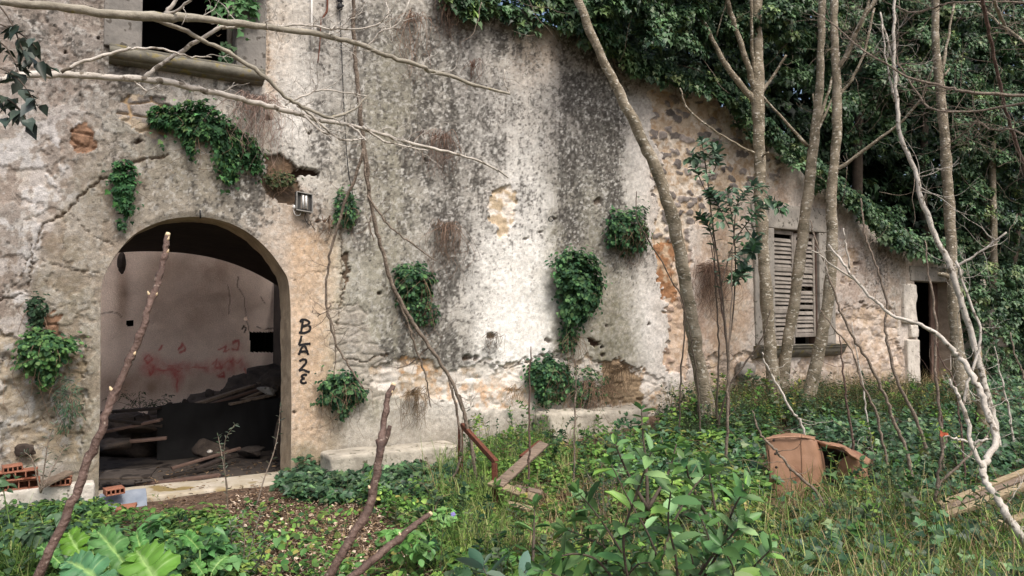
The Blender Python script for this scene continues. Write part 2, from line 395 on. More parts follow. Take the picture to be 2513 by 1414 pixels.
TOP = uzl([(900, -120), (1080, -45), (1180, -10), (1290, 30), (1400, 70), (1480, 125), (1560, 172), (1650, 205), (1760, 240), (1850, 312), (1900, 362), (1990, 432), (2060, 478), (2140, 560), (2210, 612), (2330, 648), (2420, 690)])
TOP = np.vstack([[-4.5, 6.7], [2.0, 6.75], TOP, [17.2, .9]])
tu = np.arange(-4.5, 17.2, .03); tz = np.interp(tu, TOP[:, 0], TOP[:, 1]) + (vn2(tu * 3, tu * 0, 4) - .5) * .14 + (vn2(tu * 9, tu * 0, 5) - .5) * .08
TOPL = np.stack([tu, tz], 1)

# --- relief and colour of the facade, as functions of the place on the wall
EXPOSED = [  # where the plaster has fallen: photo outline, how it looks
    ([(285, 262), (310, 222), (355, 232), (405, 238), (420, 290), (410, 350), (370, 350), (330, 330), (290, 300)], 'stone'),
    ([(172, 305), (205, 298), (236, 318), (238, 350), (205, 366), (180, 350)], 'brick'),
    ([(640, 385), (690, 372), (735, 400), (720, 440), (745, 470), (722, 520), (690, 500), (655, 470)], 'earth'),
    ([(722, 408), (785, 408), (790, 430), (722, 428)], 'hole'),
    ([(1602, 215), (1660, 225), (1720, 250), (1790, 262), (1852, 340), (1925, 405), (1890, 470), (1800, 470), (1740, 540), (1700, 560), (1690, 640), (1700, 760), (1690, 930), (1628, 905), (1640, 780), (1606, 640), (1612, 540), (1596, 440), (1620, 400), (1600, 320)], 'stone'),
    ([(1608, 608), (1655, 600), (1662, 690), (1668, 745), (1622, 740), (1606, 660)], 'clay'),
    ([(1212, 470), (1252, 462), (1262, 500), (1245, 560), (1250, 585), (1218, 580), (1206, 540)], 'ochre'),
    ([(905, 900), (1000, 880), (1130, 905), (1200, 895), (1260, 905), (1330, 868), (1420, 880), (1560, 900), (1640, 930), (1640, 1010), (1290, 1010), (1130, 990), (1000, 985), (905, 960)], 'base'),
    ([(0, 815), (60, 822), (120, 800), (205, 840), (215, 960), (190, 1140), (0, 1150)], 'base'),
    ([(815, 750), (880, 745), (905, 770), (890, 800), (955, 870), (950, 985), (870, 980), (820, 880)], 'block'),
    ([(834, 620), (856, 615), (850, 700), (842, 722)], 'earth'),
    ([(2060, 760), (2200, 740), (2215, 960), (1940, 975), (1960, 890)], 'base'),
    ([(1740, 880), (1850, 860), (1900, 920), (1890, 985), (1700, 985)], 'base'),
    ([(2070, 600), (2110, 620), (2100, 700), (2075, 690)], 'base'),
    ([(105, 765), (150, 775), (150, 830), (112, 815)], 'brick'),
    ([(1470, 890), (1530, 880), (1580, 940), (1575, 990), (1480, 985)], 'hole2'),
    ([(1440, 830), (1480, 835), (1470, 850), (1440, 846)], 'hole3')]
SMALLHOLES = [(1207, 822, 11), (1345, 838, 8), (760, 322, 7), (1468, 492, 13), (1358, 538, 5), (1530, 628, 6), (2105, 648, 8), (2118, 740, 6), (160, 130, 6), (470, 378, 8), (340, 350, 7), (1150, 878, 10), (1170, 879, 10), (1290, 585, 6), (1325, 570, 5), (780, 545, 8), (662, 290, 7), (1480, 870, 8), (1590, 792, 6), (720, 1010, 4), (1042, 388, 6), (1490, 800, 4), (240, 92, 5), (935, 720, 5)]
CRACKS = [([(90, 600), (100, 560), (160, 520), (200, 480), (250, 440), (330, 400), (410, 380)], 4.5, .035), ([(165, 520), (220, 570), (280, 608)], 2.2, .02), ([(80, 600), (75, 690), (60, 720), (0, 740)], 3, .03),
          ([(75, 632), (130, 650), (190, 662), (250, 672)], 2.2, .018), ([(90, 742), (160, 752), (250, 745)], 1.8, .014), ([(130, 850), (245, 855)], 1.8, .014), ([(712, 690), (770, 672), (830, 655)], 1.6, .012),
          ([(800, 745), (880, 748)], 2.2, .02), ([(850, 880), (905, 885), (955, 868)], 3, .03), ([(1050, 470), (1160, 455), (1210, 470), (1252, 462)], 1.6, .012), ([(960, 490), (1000, 530), (1010, 600)], 1.2, .008),
          ([(720, 1055), (830, 1050)], 1.8, .014), ([(655, 0), (658, 90), (655, 185)], 3, .02), ([(250, 0), (250, 60), (248, 130)], 2, .012), ([(836, 560), (842, 640), (836, 740), (826, 800)], 3.2, .03),
          ([(1140, 880), (1260, 905), (1330, 872), (1400, 880)], 3.2, .035), ([(0, 730), (40, 700), (60, 660), (90, 600)], 2.4, .02), ([(180, 1010), (60, 1045), (0, 1050)], 2, .03), ([(0, 880), (90, 880), (200, 900)], 2, .03)]
OLIVE = [(930, 480, 100, 330, .75), (970, 200, 60, 170, .6), (1450, 640, 70, 190, .5), (470, 420, 170, 80, .5), (900, 820, 90, 160, .5), (1040, 870, 80, 70, .6), (300, 320, 90, 90, .4), (180, 960, 90, 120, .4), (1520, 880, 60, 60, .4), (1430, 480, 50, 100, .4)]
GREY = [(1100, 200, 90, 170, .6), (1090, 620, 70, 210, .6), (900, 120, 120, 120, .45), (1440, 260, 70, 190, .6), (1110, 880, 80, 40, .5), (300, 230, 90, 70, .4), (1200, 300, 70, 140, .35), (250, 90, 60, 100, .35), (1180, 60, 80, 50, .4), (1560, 300, 60, 120, .3), (800, 220, 60, 120, .3)]
def blob(X, Y, L):
    r = np.zeros(X.shape)
    for x, y, sx, sy, a in L: r += a * np.exp(-.5 * (((X - x) / sx) ** 2 + ((Y - y) / sy) ** 2) ** 1.3)
    return r
STAIN = [(915, 260, 70, 200, .5), (1080, 240, 70, 170, .62), (1130, 430, 60, 130, .6), (1085, 600, 70, 140, .62), (1080, 760, 62, 120, .72), (1130, 880, 70, 36, .55), (1060, 60, 90, 60, .55), (1210, 70, 60, 50, .5), (1200, 130, 60, 60, .35),
         (1405, 260, 34, 170, .75), (1450, 250, 34, 170, .6), (1508, 330, 22, 180, .85), (1420, 480, 60, 120, .55), (1390, 560, 50, 60, .35), (1445, 110, 60, 40, .6), (1540, 210, 40, 40, .5), (470, 455, 140, 70, .62), (330, 420, 70, 60, .4), (620, 520, 50, 70, .35),
         (930, 600, 50, 120, .55), (885, 440, 40, 110, .6), (180, 180, 120, 120, .28), (300, 60, 36, 90, .5), (600, 90, 40, 110, .45), (990, 420, 50, 120, .6), (1260, 380, 90, 130, .36), (1290, 250, 60, 70, .22), (1560, 640, 40, 70, .35), (60, 60, 90, 60, .3), (1300, 700, 30, 60, .1),
         (820, 260, 50, 120, .4), (745, 380, 60, 40, .3), (770, 520, 40, 40, .35), (330, 170, 90, 50, .4), (480, 215, 120, 25, .45), (1060, 340, 50, 50, .4), (30, 640, 30, 100, .2), (1180, 300, 60, 90, .45), (1320, 120, 80, 40, .15), (940, 60, 60, 60, .45), (760, 60, 60, 80, .3), (660, 240, 60, 60, .15), (1220, 480, 40, 40, .2), (2170, 640, 40, 60, .35), (130, 960, 60, 60, .25), (60, 1000, 70, 80, .25), (880, 860, 50, 80, .4), (1000, 860, 60, 80, .45), (1650, 300, 30, 60, .25)]
GREENS = [(230, 440, 60, 50, .5), (1480, 720, 60, 190, .62), (960, 500, 60, 220, .5), (200, 970, 50, 110, .5), (1368, 610, 18, 60, .95), (1500, 850, 60, 90, .55), (1030, 860, 70, 60, .6), (2190, 690, 50, 100, .4), (870, 960, 60, 70, .4), (960, 220, 50, 120, .45), (760, 1130, 70, 40, .5), (150, 640, 60, 90, .3), (480, 400, 120, 90, .4), (330, 250, 60, 60, .3), (1380, 800, 24, 120, .6), (160, 760, 70, 90, .35), (1780, 690, 40, 190, .3), (940, 940, 80, 70, .45), (1430, 480, 60, 60, .3), (210, 1130, 50, 60, .4), (1050, 210, 40, 90, .35)]
WHITES = [(1235, 650, 78, 130, 1.1), (1250, 780, 90, 110, 1.1), (1580, 800, 34, 90, .95), (1230, 900, 110, 40, .8), (60, 470, 60, 110, .6), (740, 330, 70, 70, .55), (720, 230, 50, 90, .4), (1290, 430, 60, 80, .6), (900, 690, 36, 40, .7), (1550, 430, 36, 110, .45), (30, 960, 36, 60, .45), (1120, 960, 110, 36, .75), (1250, 320, 60, 80, .45), (1320, 560, 40, 50, .5), (2170, 840, 50, 60, .3), (20, 820, 36, 30, .5), (170, 420, 50, 40, .4), (760, 470, 30, 30, .4), (1330, 220, 40, 50, .3), (880, 150, 60, 60, .3), (2020, 930, 50, 30, .5), (1300, 500, 50, 60, .6), (1180, 330, 40, 70, .35), (1640, 940, 40, 40, .35)]
OCHRES = [(1240, 600, 36, 60, .5), (1290, 640, 40, 60, .28), (1245, 720, 30, 70, .4), (1780, 720, 46, 170, .7), (1290, 950, 90, 30, .75), (755, 600, 46, 90, .5), (765, 900, 40, 120, .45), (658, 200, 8, 130, .8), (1240, 500, 40, 60, .4), (1740, 270, 60, 40, .4), (1320, 130, 50, 50, .45), (2140, 880, 70, 70, .3), (1900, 460, 40, 60, .4), (740, 520, 40, 40, .6), (150, 610, 60, 60, .35), (690, 100, 20, 90, .3), (1150, 960, 70, 30, .3), (1640, 460, 40, 60, .3)]
PINKS = [(90, 150, 110, 110, .5), (130, 310, 80, 80, .4), (1720, 790, 40, 110, .6), (2130, 720, 70, 120, .45), (60, 560, 60, 80, .4), (1980, 930, 80, 40, .3), (1330, 150, 60, 60, .3), (2170, 900, 60, 60, .3), (1260, 840, 80, 60, .12)]
def wall_fields(u, z):
    X, Y = topx(WP(u, z))
    rag = (fb2(u * 16, z * 16, 3, 25) - .5) * 22; wx = X + (fb2(u * 4, z * 4, 4, 21) - .5) * 46 + rag; wy = Y + (fb2(u * 4, z * 4, 4, 31) - .5) * 46 + (fb2(u * 16, z * 16, 3, 35) - .5) * 22
    fx = X + (fb2(u * 11, z * 11, 3, 41) - .5) * 18; fy = Y + (fb2(u * 11, z * 11, 3, 51) - .5) * 18
    h = (fb2(u * .8, z * .8, 3, 1) - .5) * .07 + (fb2(u * 4, z * 4, 4, 2) - .5) * .022 + (fb2(u * 22, z * 22, 3, 3) - .5) * .007
    ex = {}
    for poly, k in EXPOSED:
        m = inpoly(wx, wy, poly); ex[k] = ex.get(k, np.zeros(u.shape, bool)) | m
    any_ex = np.zeros(u.shape, bool)
    for m in ex.values(): any_ex |= m
    return X, Y, wx, wy, fx, fy, h, ex, any_ex
def wall_h(u, z, full=False):
    u = np.asarray(u, float); z = np.asarray(z, float)
    X, Y, wx, wy, fx, fy, h, ex, any_ex = wall_fields(u, z)
    f1, f2, cid = cell2(u / .24 + (fb2(u * 3, z * 3, 2, 61) - .5) * .8, z / .135 + (fb2(u * 3, z * 3, 2, 71) - .5) * .8, 6)
    stone = sstep(.04, .22, f2 - f1) * (.55 + .7 * cid) + .25 * (fb2(u * 14, z * 14, 3, 81) - .5)
    b1, b2, bid = cell2(u / .3, z / .2, 16)
    rub = 1.0 * (fb2(u * 6, z * 8, 5, 91) - .2) + .22 * sstep(.02, .25, b2 - b1) * bid
    rubble = ex.get('base'); z0 = np.zeros(u.shape, bool)
    d = np.zeros(u.shape)
    s = ex.get('stone', z0) | ex.get('block', z0); cid_ = cid; st_r = (1 - sstep(.30, .50, f1 + (fb2(u * 12, z * 12, 3, 83) - .5) * .7 + (cid - .7) * .3)) * sstep(.42, .5, cid_)
    left_s = -.035 + .030 * stone + .03 * (fb2(u * 6, z * 6, 4, 84) - .5); right_s = -.035 + .018 * st_r * (.4 + cid_) + .04 * (fb2(u * 9, z * 9, 4, 85) - .5)
    d = np.where(s, np.where(X > 1560, right_s, left_s * np.where(ex['block'], .45, 1.0)), d)
    d = np.where(ex['base'], -.06 + .075 * rub, d); d = np.where(ex['ochre'], -.05 + .05 * rub, d)
    d = np.where(ex['earth'] | ex['clay'], -.05 + .05 * rub, d); d = np.where(ex['brick'], -.045 + .03 * stone, d)
    d = np.where(ex['hole'], -.11, d); d = np.where(ex['hole2'], -.09 + .12 * rub, d); d = np.where(ex['hole3'], -.05, d)
    hd = np.zeros(u.shape)
    for x, y, r in SMALLHOLES:
        q = np.hypot(fx - x, (fy - y) * 1.15) / r; hd = np.maximum(hd, 1 - sstep(.55, 1.1, q))
    cr = np.zeros(u.shape); near = np.zeros(u.shape)
    for pts, w, dep in CRACKS:
        q = dline(fx + (fb2(u * 40, z * 40, 2, 43) - .5) * 9, fy + (fb2(u * 40, z * 40, 2, 53) - .5) * 9, pts); w = w * (.25 + 1.1 * fb2(u * 3.5, z * 3.5, 3, 63)); cr = np.maximum(cr, (1 - sstep(w * .4, w * 1.1, q)) * dep)
    # flaking paint layers, stepped, mostly on the left
    fl = fb2(u * 6, z * 6, 5, 101); flk = sstep(.5, .52, fl)
    lft = sstep(420, 120, X) * .7 + .25 * sstep(1500, 1900, X) + .22
    d2 = -.016 * flk * lft
    H = h + d + d2 - hd * .05 - cr
    if not full: return H
    return H, dict(st_r=st_r, X=X, Y=Y, wx=wx, wy=wy, fx=fx, fy=fy, ex=ex, any=any_ex, stone=stone, cid=cid, rub=rub, bid=bid, hd=hd, cr=cr, flk=flk, lft=lft, gap=f2 - f1, fl=fl)
def mixc(c, col, m):
    return c * (1 - m[..., None]) + np.asarray(col) * m[..., None]
def wall_col(u, z, D):
    X, Y, wx, wy, fx, fy, ex = D['X'], D['Y'], D['wx'], D['wy'], D['fx'], D['fy'], D['ex']
    big = fb2(u * 1.3, z * 1.3, 4, 111); med = fb2(u * 5, z * 5, 4, 121); fin = fb2(u * 26, z * 26, 3, 131); sp1 = fb2(u * 17, z * 17, 4, 141)
    sp2 = vn2(u * 48, z * 48, 151); strk = fb2(u * 9, z * .8, 4, 161); strk2 = fb2(u * 24, z * 1.6, 3, 171); fib = fb2(u * 30, z * 30, 2, 177)
    base = lin((196, 184, 170)); c = np.broadcast_to(base, u.shape + (3,)).copy()
    c *= (.72 + .56 * big)[..., None]
    jit = (med - .5) * .9
    c = mixc(c, lin((172, 146, 132)), np.clip(blob(wx, wy, PINKS) * (1 + jit), 0, .85))
    c = mixc(c, lin((196, 156, 112)), np.clip(blob(wx, wy, OCHRES) * (1 + jit * 1.4), 0, .85))
    c = mixc(c, lin((234, 227, 220)), np.clip(blob(wx, wy, WHITES) * (.85 + jit * 1.2), 0, .95))
    c = mixc(c, lin((148, 142, 118)), np.clip(blob(wx, wy, OLIVE) * (.55 + .9 * (med - .1)), 0, .85)); c = mixc(c, lin((140, 136, 132)), np.clip(blob(wx, wy, GREY) * (.55 + .9 * (med - .1)), 0, .85))
    c = mixc(c, lin((242, 236, 229)), np.clip((sstep(1165, 1215, wx) * sstep(1380, 1350, wx) * sstep(470, 620, wy) * sstep(960, 900, wy)) * (.7 + jit), 0, .9))
    # left third: patchy lilac white over brown
    Lm = sstep(300, 150, X) * sstep(200, 330, Y + 120 * (big - .5)) * sstep(880, 780, Y)
    flk2 = fb2(u * 9 + 3, z * 7, 5, 102); c = mixc(c, lin((156, 136, 122)), Lm * .8 * (1 - sstep(.46, .5, flk2)))
    c = mixc(c, lin((204, 198, 200)), Lm * .75 * sstep(.49, .53, flk2) * sstep(.3, .55, med + .1))
    c = mixc(c, lin((152, 134, 124)), sstep(560, 300, X) * sstep(330, 180, Y) * .6 * (.6 + med))
    # smoother tan render round the arch
    da = dline(X, Y, ARCH); av = sstep(176, 160, da + (med - .5) * 30) * sstep(850, 760, X) * (Y > 380)
    c = mixc(c, lin((164, 146, 120)) , av * .75 * (.6 + .6 * big) * sstep(640, 560, X)); c = mixc(c, lin((196, 168, 142)), av * .75 * sstep(560, 660, X))
    g = np.clip(blob(wx, wy, GREENS) * (1 + jit), 0, .9)
    c = mixc(c, lin((134, 126, 92)), g * (.55 + .45 * sstep(.35, .6, sp1)))
    # lichen and soot: a wash, then speckle whose density follows the stain
    st = np.clip(blob(wx, wy, STAIN) * np.where(X < 1350, .82, 1.0), 0, 1) * np.clip(.15 + 1.2 * strk + .9 * sstep(.4, .62, fb2(u * 4.5, z * .22, 3, 163)), 0, 1.7)
    st = np.clip(st + .10 * sstep(.45, .7, big) , 0, 1)
    patch = sstep(.3, .66, fb2(u * 3.2, z * 2.2, 4, 191)); st = np.clip(st * (.6 + .7 * patch), 0, 1); wash = np.clip(st * .72 * (.45 + med), 0, .8); wc = lin((124, 118, 102)) * (1 - big[..., None]) + lin((120, 114, 112)) * big[..., None]; c = c * (1 - wash[..., None]) + wc * wash[..., None]
    fin2 = fb2(u * 34, z * 34, 3, 195); thr = .665 - .21 * st
    dk = sstep(thr, thr + .09, sp1 * .20 + fin2 * .55 + fin * .25 + (strk2 - .5) * .22 + (patch - .5) * .06)
    dk *= sstep(.0, .3, st + .10)
    c = mixc(c, lin((94, 90, 84)), dk * .72)
    dk2 = sstep(.80 - .25 * st, .86 - .2 * st, sp2 * .5 + fin * .5 + .08) * (.35 + .65 * sstep(0, .3, st)); c = mixc(c, lin((66, 58, 52)), dk2 * .7)
    lt = sstep(.54, .62, fb2(u * 30 + 50, z * 30, 3, 181) * .75 + .25 * sp1) * (.3 + .7 * st) * (1 - dk); c = mixc(c, lin((210, 205, 198)), lt * .7)
    c *= (.70 + .60 * fib)[..., None] * (.82 + .36 * fin2)[..., None]
    # flaked off layers show a browner coat
    c = np.where((D['flk'] * D['lft'] > .3)[..., None], c * np.array([.93, .86, .80]), c)
    lum = c.mean(-1, keepdims=True); c = lum + (c - lum) * (.58 + .34 * sstep(690, 730, X) * sstep(860, 820, X) * sstep(540, 600, Y) + .1 * sstep(1600, 1750, X))[..., None]
    c = c * (1 - sstep(1650, 1500, X)[..., None] * np.array([.012, -.004, .015]))
    c = c * (1 - .17 * sstep(640, 420, X))[..., None]     # wall colour darkened towards the left bay
    # fallen plaster
    sc = lin((132, 126, 120)) * (.55 + .8 * D['cid'])[..., None]; mort = lin((164, 140, 108)) * (.6 + .7 * med)[..., None]
    gm = sstep(.03, .12, D['gap'])[..., None]; stone = mort * (1 - gm) + sc * gm; stone = mixc(stone, lin((176, 162, 142)), sstep(.5, .58, fb2(u * 5, z * 5, 4, 86)) * .9); stone = stone * (.75 + .5 * fin)[..., None]
    rr = (X > 1560)[..., None]; isst = sstep(.2, .5, D['st_r'])[..., None]
    stR = mixc(np.broadcast_to(lin((184, 168, 148)), c.shape), lin((204, 194, 180)), sstep(.42, .62, med)); stR = mixc(stR, lin((160, 134, 104)), sstep(.5, .66, sp1) * .7) * (.72 + .5 * fin)[..., None]; stR = stR * (1 - isst) + (lin((126, 119, 114)) * (.55 + .8 * fin)[..., None] * (.6 + .9 * hsh((D['cid'] * 9999).astype(np.int64), 1, 1, 1))[..., None]) * isst
    stR = np.where((X > 1560)[..., None], mixc(stR, lin((200, 172, 150)), sstep(560, 700, Y) * .5), stR)
    c = np.where(ex['stone'][..., None], np.where(rr, stR, stone * np.array([.95, .95, .95])), c)
    c = np.where(ex['block'][..., None], mixc(c, lin((168, 160, 150)), .5 + 0 * u) * (.6 + .8 * fin)[..., None], c)
    bc = mixc(np.broadcast_to(lin((186, 166, 142)), c.shape), lin((206, 200, 190)), sstep(.45, .6, med)); bc = mixc(bc, lin((196, 146, 90)), sstep(.52, .66, big * .6 + sp1 * .4) * .8)
    bc = mixc(bc, lin((112, 104, 88)), sstep(.5, .62, D['rub'] * .2 + fib * .7) * .6)
    bl = mixc(np.broadcast_to(lin((150, 136, 112)), c.shape), lin((104, 98, 84)), sstep(.4, .6, med)); bl = mixc(bl, lin((170, 174, 176)), sstep(.52, .6, sp1) * .5)
    bR = mixc(np.broadcast_to(lin((184, 162, 140)), c.shape), lin((210, 196, 182)), sstep(.45, .62, med)); bR = mixc(bR, lin((124, 116, 112)), sstep(.62, .7, D['bid']) * .6); bR = mixc(bR, lin((150, 122, 78)), sstep(.55, .66, sp1) * .5)
    bc = mixc(bc, lin((222, 216, 208)), sstep(.46, .52, fb2(u * 7, z * 7, 5, 88)) * .8)
    bb = np.where((X < 400)[..., None], bl, np.where((X > 1690)[..., None], bR, bc))
    c = np.where(ex['base'][..., None], mixc(c, (0, 0, 0), 0 * u) * .35 + bb * .65, c)
    oc = mixc(np.broadcast_to(lin((190, 172, 146)), c.shape), lin((216, 208, 197)), sstep(.45, .56, fb2(u * 9, z * 9, 4, 87))) * (.65 + .7 * fin)[..., None]
    c = np.where(ex['ochre'][..., None], oc, c); c = np.where(ex['clay'][..., None], mixc(np.broadcast_to(lin((150, 112, 82)), c.shape), lin((178, 156, 132)), sstep(.5, .62, med)) * (.65 + .7 * fin)[..., None], c)
    c = np.where(ex['earth'][..., None], mixc(np.broadcast_to(lin((116, 96, 78)), c.shape), lin((86, 74, 62)), sstep(.4, .6, med)) * (.7 + .6 * fin)[..., None], c)
    c = np.where(ex['brick'][..., None], lin((136, 108, 88)) * (.6 + .8 * fin)[..., None], c)
    c = np.where((ex['hole'] | ex['hole3'])[..., None], lin((62, 48, 40)) * np.ones(c.shape), c); c = np.where(ex['hole2'][..., None], lin((150, 130, 106)) * (.6 + .8 * fin)[..., None], c)
    c = mixc(c, lin((78, 62, 50)), np.clip(D['hd'] * .75, 0, 1)); c = mixc(c, lin((104, 88, 72)), np.clip(D['cr'] / .03, 0, 1) * .65)
    # splash-back moss along the foot of the wall
    foot = sstep(.55, .0, z - np.interp(u, _u, _z) - .25 * med) * .6; c = mixc(c, lin((112, 104, 84)), foot * (.5 + .6 * sp1))
    return np.clip(c, .012, .85)

uu = [-4.4]
while uu[-1] < 17.0:
    y = 8 + .512 * uu[-1]; inv = -2.6 < uu[-1] < 15.2
    uu.append(uu[-1] + (.0118 * y / 7.6 if inv else .06))
uu = np.array(uu); zz = np.arange(-.6, 6.8, .0135)
U, Z = np.meshgrid(uu, zz, indexing='ij')
# snap the grid to the edges of the openings and of the broken wall top
gu, gz = U.ravel().copy(), Z.ravel().copy(); nz = len(zz)
ii = (np.arange(len(uu) - 1)[:, None] * nz + np.arange(nz - 1)[None]).ravel(); Q = np.stack([ii, ii + nz, ii + nz + 1, ii + 1], -1)
cu, cz = gu[Q].mean(1), gz[Q].mean(1); gone = np.zeros(len(Q), bool)
topat = np.interp(gu, TOPL[:, 0], TOPL[:, 1])
for poly in (A_, UWIN, SWIN, DOORP):
    m = inpoly(cu, cz, poly.tolist()); gone |= m
    a = np.zeros(len(gu), bool); b = a.copy(); a[Q[m].ravel()] = True; b[Q[~m].ravel()] = True; e = np.where(a & b)[0]
    best = np.full(len(e), 1e9); bx = gu[e].copy(); bz = gz[e].copy()
    for i in range(len(poly) - 1):
        (x0, y0), (x1, y1) = poly[i], poly[i + 1]; dx, dy = x1 - x0, y1 - y0; t = np.clip(((gu[e] - x0) * dx + (gz[e] - y0) * dy) / (dx * dx + dy * dy), 0, 1)
        qx, qz = x0 + t * dx, y0 + t * dy; d = np.hypot(qx - gu[e], qz - gz[e]); w = d < best; best[w] = d[w]; bx[w] = qx[w]; bz[w] = qz[w]
    ok = best < .05; gu[e[ok]] = bx[ok]; gz[e[ok]] = bz[ok]
m = cz > np.interp(cu, TOPL[:, 0], TOPL[:, 1]); gone |= m
a = np.zeros(len(gu), bool); b = a.copy(); a[Q[m].ravel()] = True; b[Q[~m].ravel()] = True; e = a & b; gz[e] = topat[e]
Q = Q[~gone]; used = np.unique(Q); rem = np.full(len(gu), -1); rem[used] = np.arange(len(used)); Q = rem[Q]; gu, gz = gu[used], gz[used]
Hh, Dd = wall_h(gu, gz, True)
edge = np.full(gu.shape, 9.0)
for poly in (A_, SWIN, DOORP): edge = np.minimum(edge, dline(gu, gz, poly.tolist()))
Hh = np.where(edge < .05, Hh * edge / .05 - .012 * (1 - edge / .05), Hh)     # worn arris
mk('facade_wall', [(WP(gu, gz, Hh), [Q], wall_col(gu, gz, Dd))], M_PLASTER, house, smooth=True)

def reveal(name, line, depth, c, o0=-.012, n=14, seed=3, mat=None):
    pts = []
    for a, b in zip(line[:-1], line[1:]):
        k = max(1, int(np.hypot(*(b - a)) / .03)); pts += [a + (b - a) * t / k for t in range(k)]
    pts = np.array(pts + [line[-1]]); os_ = np.linspace(o0, -depth, n)
    P = np.stack([WP(pts[:, 0], pts[:, 1], o) for o in os_], 1); sh = P.shape
    nz_ = (fb3(P.reshape(-1, 3) * 9, 3, seed) - .5).reshape(sh[:2]); nz_[:, 0] = 0
    tg = np.gradient(pts, axis=0); tg /= np.linalg.norm(tg, axis=1, keepdims=True); nn = np.stack([tg[:, 1], -tg[:, 0]], 1)
    P = P + (nz_ * .03)[..., None] * (np.stack([nn[:, 0] * DX, nn[:, 0] * DY, nn[:, 1]], -1))[:, None]
    V, Fq, _ = grid(P); f = fb3(V * 6, 4, seed + 5); f2 = fb3(V * 30, 2, seed + 9)
    C = lin(c) * (.55 + .9 * f)[:, None] * (.75 + .5 * f2)[:, None]
    return mk(name, [(V, Fq, C)], mat or M_PLASTER, house, smooth=True)
reveal('arch_reveal', A_, .5, (168, 152, 130))
reveal('doorway_reveal', DOORP, .45, (160, 146, 130), seed=8)
# thickness of the broken wall: top and back
V, Fq, _ = grid(np.stack([WP(tu, tz - .01, o - .0 * tu) for o in np.linspace(.0, -.55, 8)], 1)); V[:, 2] += (fb3(V * 5, 3, 4) - .5) * .07 * (np.tile(np.arange(8), len(tu)) > 0)
mk('wall_top', [(V, Fq, lin((140, 122, 98)) * (.6 + .8 * fb3(V * 8, 3, 5))[:, None])], M_PLASTER, house, smooth=True)
def back_sheet(u0, u1, za, o, c, name):
    us = np.arange(u0, u1, .15); zt = np.interp(us, tu, tz) if za is None else np.full(us.shape, za)
    P = np.stack([WP(us, -.5 + (zt + .5) * t, o) for t in np.linspace(0, 1, 24)], 1); V, Fq, _ = grid(P)
    return mk(name, [(V, Fq, lin(c) * (.6 + .8 * fb3(V * 4, 3, 6))[:, None])], M_PLASTER, house)
back_sheet(2.1, 9.2, None, -.55, (120, 104, 88), 'rear_wall_face'); 

# --- vaulted room behind the arch
BO = -4.5
def uzb(x, y): return uz(np.asarray(x, float), np.asarray(y, float), BO)
ur, zr = uzb(672, 722); uc, zc = uzb(400, 618); hw = float(ur - uc); ul = float(uc - hw)
def vz(u, lift=0.0): return zr + (zc + lift - zr) * (1 - np.clip(np.abs(u - uc) / hw, 0, 1) ** 2.3)
bu = np.linspace(ul, float(ur), 240); bt = np.linspace(0, 1, 170)
Pb = np.stack([WP(bu, -.5 + (vz(bu) + 1.1) * t, BO) for t in bt], 1); V, Fq, _ = grid(Pb)
bw = (V[:, 0] - P0[0]) * DX + (V[:, 1] - P0[1]) * DY; bz_ = V[:, 2]; bX, bY = topx(V)
V = V + ((fb3(V * 3, 3, 3) - .5) * .03)[:, None] * np.array([NX, NY, 0])
C = np.broadcast_to(lin((228, 212, 198)), V.shape) * (.72 + .56 * fb2(bw * 2, bz_ * 2, 4, 7))[:, None]
C = mixc(C, lin((120, 96, 70)), np.clip(blob(bX, bY, [(540, 905, 110, 16, .0), (300, 720, 14, 70, .55), (390, 720, 30, 90, .3), (490, 760, 60, 70, .35), (480, 650, 90, 30, .35), (580, 700, 40, 50, .2), (300, 960, 90, 40, .45), (500, 940, 170, 30, .35)]) * (.5 + fb2(bw * 5, bz_ * 3, 4, 9)), 0, .8))
REDS = [[(355, 880), (368, 872), (376, 882), (362, 892), (356, 882)], [(440, 858), (448, 846), (456, 858), (444, 864)], [(535, 858), (552, 848), (548, 864), (560, 858)], [(572, 842), (586, 838), (584, 856), (570, 858)], [(532, 920), (548, 912), (552, 924), (536, 922)], [(520, 895), (530, 880), (526, 905), (540, 905), (536, 885)], [(540, 905), (560, 888)], [(565, 890), (575, 880), (582, 892), (590, 885)], [(600, 905), (604, 918)], [(430, 915), (434, 960)], [(418, 900), (448, 905)], [(380, 905), (400, 912), (425, 908), (450, 914)], [(470, 905), (510, 900)], [(392, 860), (396, 852)], [(362, 900), (372, 920), (384, 905)]]
red = np.zeros(len(V)); jx = bX + (fb2(bw * 9, bz_ * 9, 3, 12) - .5) * 12; jy = bY + (fb2(bw * 9, bz_ * 9, 3, 13) - .5) * 12
for l in REDS: red = np.maximum(red, 1 - sstep(.6, 4.4, dline(jx, jy, l)) * .9)
red = np.maximum(red * .8, .6 * blob(jx, jy, [(370, 892, 20, 24, .9), (545, 900, 40, 20, .6), (420, 908, 50, 18, .6), (580, 888, 24, 20, .6), (500, 900, 60, 14, .4), (570, 850, 26, 10, .6), (434, 930, 14, 34, .5)]) * (.4 + fb2(bw * 14, bz_ * 14, 3, 15)))
C = mixc(C, lin((172, 34, 42)), red * (.6 + .6 * fb2(bw * 12, bz_ * 12, 3, 14)))
for l in ([(585, 680), (583, 705), (600, 735), (605, 790), (612, 815)], [(560, 700), (565, 740), (560, 770)], [(250, 770), (285, 765), (300, 780)], [(640, 730), (650, 745)], [(630, 800), (650, 808), (672, 806)]): C = mixc(C, lin((88, 76, 68)), (1 - sstep(.6, 1.8, dline(jx * .6 + bX * .4, jy * .6 + bY * .4, l))) * .8)
for l in ([(594, 808), (598, 800), (604, 806), (600, 815)],): C = mixc(C, lin((40, 36, 34)), 1 - sstep(1, 2.5, dline(bX, bY, l)))
